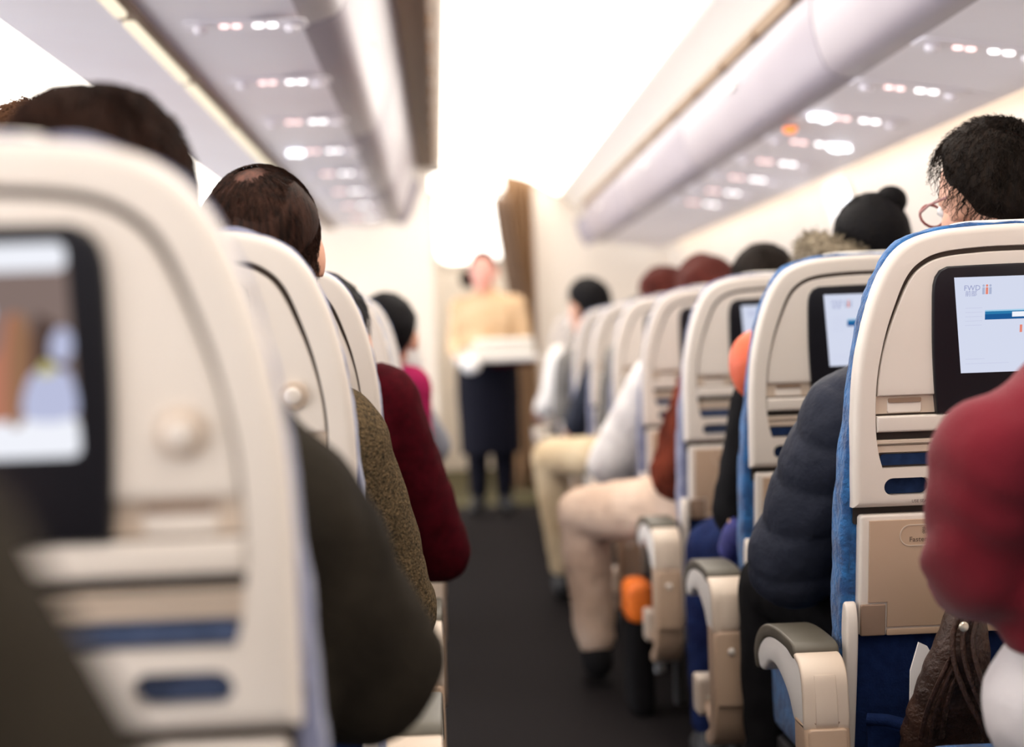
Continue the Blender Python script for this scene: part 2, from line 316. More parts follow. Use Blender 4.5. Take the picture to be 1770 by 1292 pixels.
# light rail along the underside of the centre bins: three cream strips in one rail, widened right and darkened as their painted shadow line
mb = MB(); prism(mb, rrect(-.683, -.628, 1.744, 1.757, .004), 1.8, 10.1); struct(mb.build('trim_4', 'taupe'))
names = ['nearest camera', 'second from camera', 'third from camera', 'fourth', 'farthest']
for k, (a, b) in enumerate(((2.75, 3.55), (3.63, 4.42), (4.5, 5.3), (5.38, 6.2), (6.28, 7.1))):
    mb = MB(); prism(mb, rrect(-.678, -.650, a, b, .01), 1.732, 1.746, .006); mb.map(lambda x, y, z: (x, z, y)); tag(mb.build('strip_light', 'strip_glow'), 'narrow cream strip lamp under the left overhead bin, ' + names[k] + ' in the rail', 'light', 'strip lamps under the centre bins')
# passenger service units
def psu(label, x, y, z, slope, group, mode):
    t = empty('passenger_service_unit', label, 'service panel', (x, y, z), group)
    mb = MB(); prism(mb, rrect(-.14, .14, -.05, .05, .02), .0005, .004, .002); mb.map(lambda a, b, c: (a, c, b + slope * a)); mb.build('panel', 'bin_under', t)
    for k, (dx, m, r) in enumerate(((-.050, 'sign_pink', .010), (-.022, 'sign_pink', .010), (.028, 'sign_white', .011), (.060, 'sign_white', .011))):
        mb = MB(); prism(mb, rrect(dx - r, dx + r, -.011, .011, .010), -.004, .002, .002); mb.map(lambda a, b, c: (a, c, b + slope * a)); mb.build('lit_sign', m, t)
    for dx in (-.105, .105):
        mb = MB(); tube(mb, [(dx, 0, -.004), (dx, 0, -.014), (dx, 0, -.018)], [.016, .016, .011], 14); mb.map(lambda a, b, c: (a, b, c + slope * a)); mb.build('air_nozzle', 'bin_under', t)
    if mode:
        m, dx, r = mode; mb = MB(); tube(mb, [(dx, 0, -.004), (dx, 0, -.012), (dx, 0, -.015)], [r, r, r * .7], 18); mb.map(lambda a, b, c: (a, b, c + slope * a)); mb.build('reading_lamp', m, t)
    return t
GPL, GPR = 'service panels under the centre bins', 'service panels under the window bins'
for i, q in enumerate(['nearest, at the top edge of the photo', 'second from the camera', 'third from the camera', 'fourth, with a bright round reading lamp lit', 'fifth from the camera', 'sixth from the camera', 'seventh, small and far', 'farthest by the bulkhead']):
    psu('lit sign panel under the left overhead bins, ' + q, -.42, 3.76 + .8 * i, 1.7525, 0, GPL, ('read_glow', -.10, .030) if i == 3 else None)
rr = {2: ('read_glow', -.095, .030), 3: ('read_glow', .09, .034), 5: None}
for i, q in enumerate(['nearest the camera', 'second from the camera', 'third, reading lamp lit on its aisle side', 'fourth, reading lamp lit on its window side', 'fifth from the camera', 'sixth from the camera', 'seventh from the camera', 'eighth, small and far']):
    psu('lit sign panel under the right overhead bins, ' + q, 1.17, 3.41 + .53 * i, 1.5885, -.136, GPR, rr.get(i))
t = empty('call_light', 'round orange glowing call lamp under the right overhead bins', 'light', (1.045, 4.72, 1.607))
mb = MB(); tube(mb, [(0, 0, 0), (0, 0, -.012), (0, 0, -.02)], [.020, .020, .012], 18); mb.build('lamp_lens', 'call_orange', t)
mb = MB(); tube(mb, [(0, 0, .002), (0, 0, -.004)], [.025, .025], 18); mb.build('lamp_ring', 'bin', t)
# ------------------------------------------------------------------ curtain at the doorway
mb = MB(); N = 40; v = []; f = []
for j in range(13):
    z = .05 + 2.05 * j / 12
    for i in range(N + 1):
        s = i / N; x = .45 + .18 * s; y = 10.50 + .035 * math.sin(s * 2 * PI * 5) ; v.append((x, y, z))
for j in range(12):
    for i in range(N): a = j * (N + 1) + i; f.append((a, a + 1, a + N + 2, a + N + 1))
mb.add(v, f); me = mb.mesh(False); cu = link('curtain', me, 'curtain'); s = cu.modifiers.new('t', 'SOLIDIFY'); s.thickness = .006
tag(cu, 'brown curtain drawn to the right side of the doorway', 'curtain')
mb = MB(); v = []
for j in range(13):
    q = j / 12; z = .95 + 1.0 * q
    for i in range(N + 1):
        s_ = i / N; x = .37 + .10 * s_ + .14 * (1 - q) ** 1.3; v.append((x, 10.44 + .03 * math.sin(s_ * 2 * PI * 3), z))
mb.add(v, f); cf = link('swept_fold', mb.mesh(False), 'taupe', cu); s = cf.modifiers.new('t', 'SOLIDIFY'); s.thickness = .006
mb = MB(); tube(mb, [(-.02, 10.47, 2.115), (.63, 10.47, 2.115)], .008); mb.build('rail', 'metal', cu)
# ------------------------------------------------------------------ the seat
Z0, REC = .746, math.tan(math.radians(10))
def rc(x, y, z): return (x, y - (z - Z0) * REC, z)
shell_half = spline([(.226, .746), (.227, .82), (.2265, .90), (.222, .96), (.213, 1.01), (.200, 1.055), (.182, 1.094), (.156, 1.121), (.115, 1.135), (.06, 1.140), (0, 1.142)], 5)
SHELL = mirror_out(shell_half)
pan_half = spline([(.186, .803), (.193, .83), (.197, .87), (.196, .93), (.187, .985), (.174, 1.03), (.157, 1.072), (.136, 1.094), (.105, 1.106), (.05, 1.111), (0, 1.112)], 5)
PAN = mirror_out(pan_half)
def clip_out(out, z0, z1):
    """the part of a mirrored outline between two heights"""
    half = [p for p in out[:len(out) // 2 + 1] if z0 < p[1] < z1]; P = np.array(out[:len(out) // 2 + 1])
    xa = float(np.interp(z0, P[:, 1], P[:, 0])); xb = float(np.interp(z1, P[:, 1], P[:, 0])) if z1 < P[-1, 1] else None
    h = [(xa, z0)] + half + ([(xb, z1)] if xb else [])
    return h + [(-x, z) for x, z in h[::-1] if x > 1e-6]
def seat(label, group):
    t = empty('airline_seat', label, 'seat', (0, 0, 0), group)
    # shell with the panel recess and three finger holes below
    mb = prism(MB(), SHELL, 0, .035, .011, .004, seg=5)
    me = cut(mb, [prism(MB(), PAN, -.02, .012), prism(MB(), rrect(-.183, -.115, .763, .788, .0124), -.02, .022), prism(MB(), rrect(.115, .183, .763, .788, .0124), -.02, .022), prism(MB(), rrect(-.085, .085, .760, .790, .0149), -.02, .022)])
    for p in me.vertices: p.co = rc(*p.co)
    sh = link('back_shell', me, 'shell', t, 35)
    mb = MB()
    for a, b in ((-.182, -.116), (.116, .182), (-.084, .084)): prism(mb, rrect(a, b, .764, .787, .011), .018, .024)
    mb.map(rc).build('finger_hole', 'fabric_slot', sh)
    mb = MB(); add_text(mb, 'USE SEAT BOTTOM CUSHION FOR FLOTATION', .0062, -.143, .7535, -.0006); mb.map(rc).build('lettering', 'lettering', sh, 0)
    
    po_ = ccw(clip_out(PAN, .906, 2)); ia, ib = inset(po_, .0075), inset(po_, .0030); ip = []
    for (xa, za), (xb, zb), (x_, z_) in zip(ia, ib, po_):
        q = float(np.interp(z_, [.96, 1.08], [0, 1])); ip.append((xa * q + xb * (1 - q), .9062 if z_ < .9065 else za * q + zb * (1 - q)))
    mb = prism(MB(), ip, .0020, .012, .0028); mb.map(rc).build('inner_panel', 'shell', t, 35)
    mb = prism(MB(), [tuple(p) for p in inset(ccw(PAN), .0008)], .0108, .0128); mb.map(rc).build('panel_groove', 'groove', t, 0)  # dark sheet on the recess floor, groove shadow put into its colour
    mb = prism(MB(), [tuple(p) for p in inset(ccw(clip_out(PAN, .8785, .9085)), .0025)], .008, .012); mb.map(rc).build('latch_band', 'shell_beige', t, 35)
    for sx in (-1, 1):
        mb = prism(MB(), rrect(sx * .1545 - .0245, sx * .1545 + .0245, .8815, .9025, .004), .0048, .010, .002); mb.map(lambda x, y, z: rc(x, y + (z - .8815) * .12, z)); lt = mb.build('table_latch', 'shell', t, 35)
        mb = prism(MB(), rrect(sx * .1545 - .0235, sx * .1545 + .0235, .8965, .9030, .002), .0042, .010); mb.map(rc).build('latch_gap', 'taupe', lt, 0)
    mb = prism(MB(), [tuple(p) for p in inset(ccw(clip_out(PAN, .853, .8795)), .0015)], -.002, .012, .004); mb.map(rc).build('ledge', 'shell', t, 35)
    mb = prism(MB(), clip_out(PAN, .8435, .853), .0105, .0125); mb.map(rc).build('slot', 'slot', t, 0)  # dark backing strip, the slot's shade put into its colour
    mb = MB(); prism(mb, clip_out(PAN, .8360, .8435), .003, .012, .002); prism(mb, clip_out(PAN, .8232, .8352), .006, .012, .002); mb.map(rc).build('reading_lip', 'shell_beige', t, 35)
    mb = prism(MB(), rrect(-.1875, .1875, .8065, .8225, .005), .0065, .013); mb.map(rc).build('elastic_slot', 'fabric_slot', t, 0)
    # screen
    bz = spline([(.110, .879), (.1145, .92), (.1185, .98), (.120, 1.045)], 4) + [(.1195, 1.060), (.117, 1.071), (.111, 1.080), (.100, 1.085), (.05, 1.086), (0, 1.0865)]
    mb = prism(MB(), mirror_out(bz), -.0045, .012, .003, seg=3); bz_o = mb.map(rc).build('screen_bezel', 'bezel', t, 35)
    mb = prism(MB(), rrect(-.222, .222, .720, .760, .004), .022, .030); mb.map(rc).build('seam_strip', 'slot', t, 0)
    # tray table
    mb = prism(MB(), rrect(-.216, .216, .556, .7355, .006), .002, .030, .005, .005); tr = mb.map(rc).build('tray_table', 'shell', t, 35)
    fo = [(-.176, .5685), (.176, .5685), (.176, .606), (.2035, .606), (.2035, .727), (-.2035, .727), (-.2035, .606), (-.176, .606)]
    mb = prism(MB(), fo, -.0012, .006, .001); mb.map(rc).build('tray_face', 'shell_tan', tr, 35)
    mb = prism(MB(), rrect(-.176, .176, .556, .5655, .002), -.001, .006, .001); mb.map(rc).build('tray_edge', 'shell_tan', tr, 35)
    for sx in (-1, 1):
        mb = prism(MB(), rrect(sx * .1965 - .018, sx * .1965 + .018, .5565, .6035, .0025), -.0032, .006, .002); mb.map(rc).build('hinge_block', 'taupe', tr, 35)
    mb = MB(); o_ = rrect(-.160, .160, .688, .720, .0158, 8); i_ = [tuple(p) for p in inset(ccw(o_), .0016)]
    n = len(o_); v = [(x, -.0022, z) for x, z in o_] + [(x, -.0022, z) for x, z in i_] + [(x, .004, z) for x, z in o_] + [(x, .004, z) for x, z in i_]; f = []
    for i in range(n): j = (i + 1) % n; f += [(i, j, n + j, n + i), (i, 2 * n + i, 2 * n + j, j), (n + i, n + j, 3 * n + j, 3 * n + i)]
    mb.add(v, f); mb.map(rc).build('label_rim', 'shell_beige', tr, 35)
    mb = MB(); add_text(mb, '就座时请系好安全带', .0115, -.128, .710, -.0018); add_text(mb, 'Fasten seat belt while seated', .0105, -.146, .6975, -.0018); mb.map(rc).build('lettering', 'lettering', tr, 0)
    for sx in (-1, 1):   # table arms
        mb = prism(MB(), spline([(-.006, .590), (.006, .607), (.020, .600), (.024, .560), (.014, .50), (.022, .40), (.030, .30), (.010, .30), (-.002, .40), (-.010, .50), (-.012, .56)], 4, True), sx * .2285 - .0085, sx * .2285 + .0085, .004, .004, axis='x'); mb.map(rc).build('table_arm', 'shell', t, 35)
    # coat hook
    mb = MB(); tube(mb, [(.160, .004, .949), (.160, -.003, .949), (.160, -.004, .949)], [.0165, .0165, .0145], 22); hk = mb.map(rc).build('coat_hook', 'shell_shade', t, 35)
    mb = MB(); tube(mb, [(.160, -.002, .949), (.160, -.008, .949), (.160, -.010, .949)], [.0095, .0095, .0065], 20); mb.map(rc).build('hook_button', 'shell', hk, 35)
    # upholstered back, wrapped round the shell
    cu_half = spline([(.215, .34), (.232, .48), (.237, .60), (.237, .72), (.233, .82), (.227, .90), (.221, .96), (.213, 1.01), (.201, 1.055), (.183, 1.096), (.157, 1.124), (.114, 1.1395), (.06, 1.1455), (0, 1.1475)], 5)
    mb = prism(MB(), mirror_out(cu_half), .026, .125, .012, .03, seg=5); me = mb.map(lambda x, y, z: rc(x, .026 + (y - .026) * np.interp(z, [.45, .70, .86, 1.0, 1.15], [.9, .8, .6, .45, .4]), z)).mesh()
    bm = bmesh.new(); bm.from_mesh(me); bmesh.ops.subdivide_edges(bm, edges=[e for e in bm.edges if e.calc_length() > .03], cuts=2, use_grid_fill=True); bmesh.ops.recalc_face_normals(bm, faces=bm.faces); bm.to_mesh(me); bm.free()
    displace(me, lambda p: .0035 * nz(p, 26) + .002 * nz(p, 60, 3)); link('back_cushion', me, 'fabric', t, 60)
    mb = prism(MB(), mirror_out(spline([(.075, 1.045), (.088, 1.10), (.084, 1.140), (.06, 1.1490), (0, 1.1498)], 4)), .040, .072, .006, .006); mb.map(rc).build('headrest_cover', 'cover_white', t, 50)
    # lower back and literature pocket
    mb = prism(MB(), rrect(-.222, .222, .20, .560, .02), .010, .040, .008); mb.map(rc).build('lower_back', 'fabric_dark', t, 50)
    top = [(-.214 + .428 * k / 16, .428 + .012 * (abs(k - 8) / 8) ** 2 + .003 * math.sin(k * 2.1)) for k in range(17)]
    mb = prism(MB(), top + [(.20, .20), (-.20, .20)], -.085, -.060, .010, .010); mb.map(lambda x, y, z: rc(x, (y + .0) * float(np.interp(z, [.2, .30, .43], [.35, .8, 1])) * (1 - .45 * (abs(x) / .214) ** 3), z)); pk = mb.build('literature_pocket', 'fabric_dark', t, 60)
    mb = MB(); tube(mb, [(x, -.0745 * (1 - .45 * (abs(x) / .214) ** 3), z) for x, z in top], .010, 10, flat=.8); mb.map(rc).build('elastic_hem', 'fabric_dark', pk, 60)
    # seat cushion, frame and legs
    mb = prism(MB(), rrect(-.233, .233, .13, .655, .06, 6), .285, .450, .03, .050); mb.map(lambda x, y, z: (x, z, y)); me = mb.mesh(); displace(me, lambda p: .003 * nz(p, 22)); link('seat_cushion', me, 'fabric', t, 60)
    mb = MB(); prism(mb, rrect(-.235, .235, .05, .58, .02), .24, .285, .008, .008); mb.map(lambda x, y, z: (x, z, y)); mb.build('seat_frame', 'black_plastic', t)
    for sx in (-1, 1):
        mb = MB(); tube(mb, [(sx * .19, .12, .0), (sx * .19, .16, .15), (sx * .19, .18, .25)], .016, 10); mb.build('leg', 'metal', t)
        mb = MB(); tube(mb, [(sx * .19, .50, .0), (sx * .19, .48, .15), (sx * .19, .44, .25)], .016, 10); mb.build('leg', 'metal', t)
    return t
def screen_ui(parent):
    mb = MB(); y = -.0050
    def q(x0, x1, z0, z1, mi, e=0): mb.box(x0, x1, y - e, y + .0006, z0, z1, mi)
    xl = lambda z: np.interp(z, [.935, 1.069], [.078, .091])
    mb.add([(-xl(.935), y, .935), (xl(.935), y, .935), (xl(1.069), y, 1.069), (-xl(1.069), y, 1.069)], [(0, 1, 2, 3)], 0)
    add_text(mb, 'FWD', .0105, -.077, 1.0535, y - .0002, 1); add_text(mb, '前部', .0085, -.075, 1.0455, y - .0002, 1)
    for k, m in enumerate((3, 2, 3)):
        x = -.049 + k * .0048
        mb.box(x - .0017, x + .0017, y - .0004, y, 1.0445, 1.0540, m); ball(mb, (x, y, 1.0565), (.0017, .0004, .0017), m, 10, 6)
    q(-.046, .066, 1.0205, 1.0225, 6, .0002); q(-.046, .066, 1.0165, 1.0205, 4, .0002); q(-.046, .066, 1.0090, 1.0165, 5, .0002); q(-.0075, .060, 1.0120, 1.0190, 8, .0004)
    for k in range(5): q(-.074, -.050, 1.0015 + k * .006, 1.0022 + k * .006, 7, .0002)
    q(-.072, -.045, .954, .9548, 7, .0002); q(-.072, -.01, .9475, .9482, 7, .0002)
    q(.004, .0075, .990, 1.0005, 2, .0002)
   
    mb.map(rc); return mb.build('screen', ['ui_bg', 'ui_text', 'ui_red', 'ui_grey', 'ui_blue', 'ui_deep', 'ui_light', 'ui_line', 'ui_white'], parent, 0)
def screen_movie(parent):
    mb = MB(); y = -.0050
    def pl(pts, mi, e): mb.add([(x, y - e, z) for x, z in pts], [tuple(range(len(pts)))], mi)
    pl(rrect(-.096, .096, .937, 1.0735, .006), 0, 0)
    pl(rrect(-.096, .096, 1.0565, 1.0735, .006), 8, .0003); pl(rrect(-.096, .096, .937, .963, .006), 8, .0003)
    pl([(.062, .963), (.0905, .963), (.0905, 1.02), (.075, 1.03), (.066, 1.0)], 1, .0002)
    pl(spline([(.00, 1.0), (.025, 1.003), (.042, 1.02), (.046, 1.036), (.02, 1.045), (-.02, 1.04), (-.03, 1.01)], 5, True), 4, .0004)
    pl(spline([(-.02, .963), (.058, .963), (.064, .99), (.066, 1.025), (.056, 1.028), (.048, 1.005), (.030, .998), (-.01, .998)], 5, True), 2, .0005)
    pl(spline([(.052, .963), (.062, .963), (.070, 1.01), (.066, 1.03), (.058, 1.02)], 4, True), 3, .0006)
    pl(spline([(.062, .963), (.094, .963), (.094, .988), (.085, .994), (.068, .990)], 4, True), 5, .0007)
    pl(spline([(.082, 1.002), (.090, .998), (.0955, 1.005), (.0955, 1.016), (.089, 1.020), (.083, 1.013)], 5, True), 5, .0008)
    pl(spline([(.074, .990), (.084, .992), (.081, .9985), (.076, .998)], 4, True), 6, .0009)
    pl(spline([(.005, .966), (.024, .966), (.032, .974), (.026, .984), (.008, .986)], 5, True), 5, .0008)
    mb.map(rc); return mb.build('screen', ['mv_bg', 'mv_dark', 'mv_skin', 'mv_tan', 'mv_shirt', 'mv_lilac', 'mv_yellow', 'mv_bg', 'ui_white'], parent, 0)
def screen_off(parent):
    mb = MB().box(-.088, .088, -.0052, -.004, .94, 1.069); mb.map(rc); return mb.build('screen', 'bezel', parent, 0)
def armrest(parent, x):
    """C-shaped aisle armrest: padded cap, curved arm, hinged joint, rear post curving forward at the foot"""
    a, b = x - .032, x + .032
    arm_out = spline([(-.004, .531), (.03, .5355), (.09, .5365), (.17, .535), (.235, .526), (.285, .507), (.305, .488), (.298, .468), (.28, .463), (.255, .470), (.215, .487), (.17, .491), (.122, .482), (.075, .463), (.045, .437), (.012, .430), (-.020, .437), (-.0265, .470), (-.021, .508)], 4, True)
    mb = prism(MB(), arm_out, a, b, .007, .007, axis='x'); ar = mb.build('armrest', 'white_plastic', parent, 35)
    cap_out = spline([(.028, .528), (.030, .549), (.09, .5535), (.17, .552), (.24, .543), (.295, .522), (.326, .492), (.322, .466), (.305, .462), (.300, .482), (.272, .505), (.225, .5245), (.16, .5335), (.08, .5345)], 4, True)
    mb = prism(MB(), cap_out, a - .0015, b + .0015, .004, .004, axis='x'); mb.build('arm_pad', 'cap', ar, 35)
    # rear joint cover, hinge tongue and its seams
    mb = MB(); oj = spline([(-.003, .5325), (.026, .5385), (.027, .530), (.0, .523), (-.014, .505), (-.0185, .470), (-.020, .440), (-.030, .440), (-.0305, .472), (-.025, .512)], 4, True)
    prism(mb, oj, a - .001, b + .001, .004, .004, axis='x'); jc = mb.build('joint_cover', 'shell_beige', ar, 35)
    mb = MB(); prism(mb, spline([(-.020, .509), (-.026, .512), (-.0325, .475), (-.0325, .444), (-.022, .444), (-.024, .475)], 4, True), x - .016, x + .016, .002, .002, axis='x'); mb.build('hinge_tongue', 'shell_beige', ar, 35)
    mb = MB(); prism(mb, rrect(x - .018, x + .018, .446, .5125, .002), 0, .001); mb.map(lambda X, Y, Z: (X, np.interp(Z, [.445, .475, .505, .515], [-.0312, -.0312, -.0262, -.0225]) + Y, Z)); mb.build('hinge_seam', 'taupe', ar, 0)
    post = spline([(-.030, .440), (-.0335, .40), (-.032, .34), (-.024, .285), (-.004, .240), (.035, .212), (.10, .200), (.10, .222), (.062, .238), (.040, .265), (.034, .31), (.037, .37), (.036, .430), (.030, .447), (-.022, .447)], 4, True)
    mb = prism(MB(), post, a - .001, b + .001, .006, .006, axis='x'); po = mb.build('arm_post', 'shell_tan', parent, 35)
    mb = MB(); prism(mb, rrect(a + .004, b - .004, .30, .440, .006), -.0365, -.028, .003); mb.build('post_cover', 'shell_tan', po, 35)
    mb = MB(); ball(mb, (x, -.036, .404), (.0075, .005, .0075)); mb.build('button', 'shell', po)
    mb = MB(); prism(mb, rrect(.215, .285, .225, .304, .012), x - .028, x + .020, .006, .006, axis='x'); ft = mb.build('arm_foot', 'shell_beige', parent, 35)
    mb = MB(); tube(mb, [(x, .10, .212), (x, .22, .245)], .016, 10); mb.build('link_bar', 'shell_tan', ft)
    mb = MB(); ball(mb, (x - .006, .215, .262), (.006, .004, .006)); mb.build('bolt', 'stud', ft)
    return ar
RX, LX = .807, -.33
RY = [1.487 + .8 * k for k in range(10)]; RY[2] = 3.055
LY = [.294 + .8 * k for k in range(12)]
base = seat('seat', None); base.name = 'airline_seat'
def bezel_of(r): return [c for c in r.children if c.name.startswith('screen_bezel')][0]
GR, GL_ = 'aisle seats right of the aisle', 'aisle seats left of the aisle'
proR = base; proR['group'] = GR; armrest(proR, -.282); su = screen_ui(bezel_of(proR))
rl = ['cream-backed blue seat under the red sweater, only its blue edge showing at the lower right', 'nearest full right-hand seat back, lit white screen, red-sleeved arm in front', 'right-hand seat back with lit screen and navy puffer arm before it',
      'right-hand seat back next to the orange pillow, edge of a lit screen', 'right-hand seat back behind the shaggy rust-brown sleeve', 'right-hand seat back behind the off-white sleeve', 'sixth full seat back on the right of the aisle', 'seventh full seat back on the right, below the black-haired head', 'eighth full seat back on the right of the aisle', 'farthest seat back on the right of the aisle, near the curtain']
seatsR = []
proR.location = (RX, RY[1], 0); proR['label'] = rl[1]
for k, y in enumerate(RY):
    if k == 1: seatsR.append(proR); continue
    seatsR.append(dup(proR, (RX + (.016 if k == 0 else 0), y, 0), rl[k], GR))
for k in range(4, 10):
    b_ = bezel_of(seatsR[k]); o = b_.children[0]; bpy.data.objects.remove(o)
so_mesh = None
ll = ['seat of the olive-sleeved passenger at the lower left, outside the frame', 'large blurred cream seat back in the left foreground, film playing on its screen', 'left-hand seat back in front of the balding man', 'left-hand seat back beside the dark red sleeve, third from the camera', 'fourth seat back on the left of the aisle',
      'fifth seat back on the left, beside the magenta sleeve', 'sixth seat back on the left of the aisle', 'seventh seat back on the left of the aisle', 'eighth seat back on the left of the aisle', 'ninth seat back on the left of the aisle', 'tenth seat back on the left of the aisle', 'farthest seat back on the left of the aisle']
proL = dup(proR, (LX, LY[1], 0), ll[1], GL_, skip=('armrest', 'arm_post', 'arm_foot'))
for o in list(bezel_of(proL).children): bpy.data.objects.remove(o)
armrest(proL, .282)
seatsL = [None, proL]
for k in range(2, 11): seatsL.append(dup(proL, (LX, LY[k], 0), ll[k], GL_))
seatsL[0] = dup(proL, (LX, LY[0], 0), ll[0], GL_)
screen_movie(bezel_of(proL))
off = screen_off(bezel_of(seatsL[2]))
for s in seatsL[3:] + seatsR[4:]:
    c = off.copy(); COL.objects.link(c); c.parent = bezel_of(s)
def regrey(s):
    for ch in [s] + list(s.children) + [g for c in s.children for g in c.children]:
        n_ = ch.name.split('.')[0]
        m_ = 'fabric_sheen_tint' if n_ in ('back_cushion', 'seat_cushion') else 'fabric_slot_haze_tint' if n_ in ('finger_hole', 'elastic_slot') else None  # greyed copies of the blue fabric: grazing sheen and haze put into the colour
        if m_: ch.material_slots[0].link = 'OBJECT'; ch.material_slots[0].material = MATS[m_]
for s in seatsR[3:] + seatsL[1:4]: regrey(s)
inner = dup(seatsL[2], (-.86, LY[2], 0), 'inner seat of the tousle-headed passenger, behind the large left foreground seat', 'inner seats left of the aisle', skip=('armrest', 'arm_post', 'arm_foot'))
#PEOPLE
# ------------------------------------------------------------------ people
V = Vector
def rotm(yaw, pitch=0., roll=0.):
    """head frame: columns right, forward, up; yaw > 0 turns to the left, pitch > 0 looks down"""
    return Matrix.Rotation(yaw, 3, 'Z') @ Matrix.Rotation(-pitch, 3, 'X') @ Matrix.Rotation(roll, 3, 'Y')
def hand(mb, wr, d, n, k=1., curl=.5, flip=1):
    """palm and five fingers: d along the hand, n out of the back of the hand, flip = side of the thumb"""
    d = V(d).normalized(); n = V(n); n = (n - d * n.dot(d)).normalized(); s = d.cross(n) * flip; wr = V(wr)
    kn = []
    for i, (off, L, fl) in enumerate(((-.030, .084, .070), (-.010, .090, .080), (.010, .086, .074), (.029, .077, .058))):
        b = wr + d * L * k - s * off * k; rcone(mb, wr + d * .012 * k - s * off * .6 * k, b, .0135 * k, .0105 * k, 10)
        p, ang = b, 0
        for seg, r in ((fl * .46, .0092), (fl * .31, .0084), (fl * .25, .0075)):
            ang += curl * .75; q = p + (d * math.cos(ang) - n * math.sin(ang)) * seg * k; rcone(mb, p, q, r * k, r * .93 * k, 10); p = q
    tb = wr + d * .022 * k + s * .022 * k; t1 = tb + (d * .62 + s * .75 - n * .2).normalized() * .040 * k; t2 = t1 + (d * .9 + s * .30 - n * .25).normalized() * .032 * k
    rcone(mb, tb, t1, .0135 * k, .0105 * k, 10); rcone(mb, t1, t2, .0105 * k, .0085 * k, 10)
def head(mb, c, R, k=1.):
    P = lambda x, y, z: c + R @ (V((x, y, z)) * k)
    ball(mb, P(0, -.008, .022), (.075 * k, .096 * k, .090 * k), rot=R, u=24, vv=16)
    ball(mb, P(0, .034, -.036), (.058 * k, .058 * k, .086 * k), rot=R, u=20, vv=14)
    ball(mb, P(0, .052, -.088), (.040 * k, .038 * k, .034 * k), rot=R); ball(mb, P(0, .074, .020), (.050 * k, .018 * k, .013 * k), rot=R)
    rcone(mb, P(0, .090, .004), P(0, .112, -.030), .008 * k, .0135 * k); ball(mb, P(0, .088, -.063), (.025 * k, .012 * k, .009 * k), rot=R)
    for s in (-1, 1):
        ball(mb, P(s * .079, -.004, -.014), (.011 * k, .023 * k, .034 * k), rot=R @ Matrix.Rotation(-s * .35, 3, 'Z')); ball(mb, P(s * .070, .0, -.016), (.014 * k, .014 * k, .018 * k), rot=R)
        ball(mb, P(s * .040, .052, -.028), (.024 * k, .024 * k, .020 * k), rot=R)
def skull(c, R, k, th, ph, extra=0., tilt=(.35, 0)):
    """point on the scalp: th from the crown (tilted back), ph = 0 at the forehead"""
    t, t2 = tilt; u = V((math.sin(th) * math.sin(ph), math.sin(th) * math.cos(ph), math.cos(th)))
    u = V((u.x, u.y * math.cos(t) - u.z * math.sin(t), u.y * math.sin(t) + u.z * math.cos(t))); u = V((u.x * math.cos(t2) - u.z * math.sin(t2), u.y, u.x * math.sin(t2) + u.z * math.cos(t2)))
    a = V((.075, .096, .090)); p = V((u.x * a.x, u.y * a.y, u.z * a.z)); nrm = V((u.x / a.x, u.y / a.y, u.z / a.z)).normalized()
    return c + R @ ((V((0, -.008, .022)) + p + nrm * extra) * k), (R @ nrm).normalized()
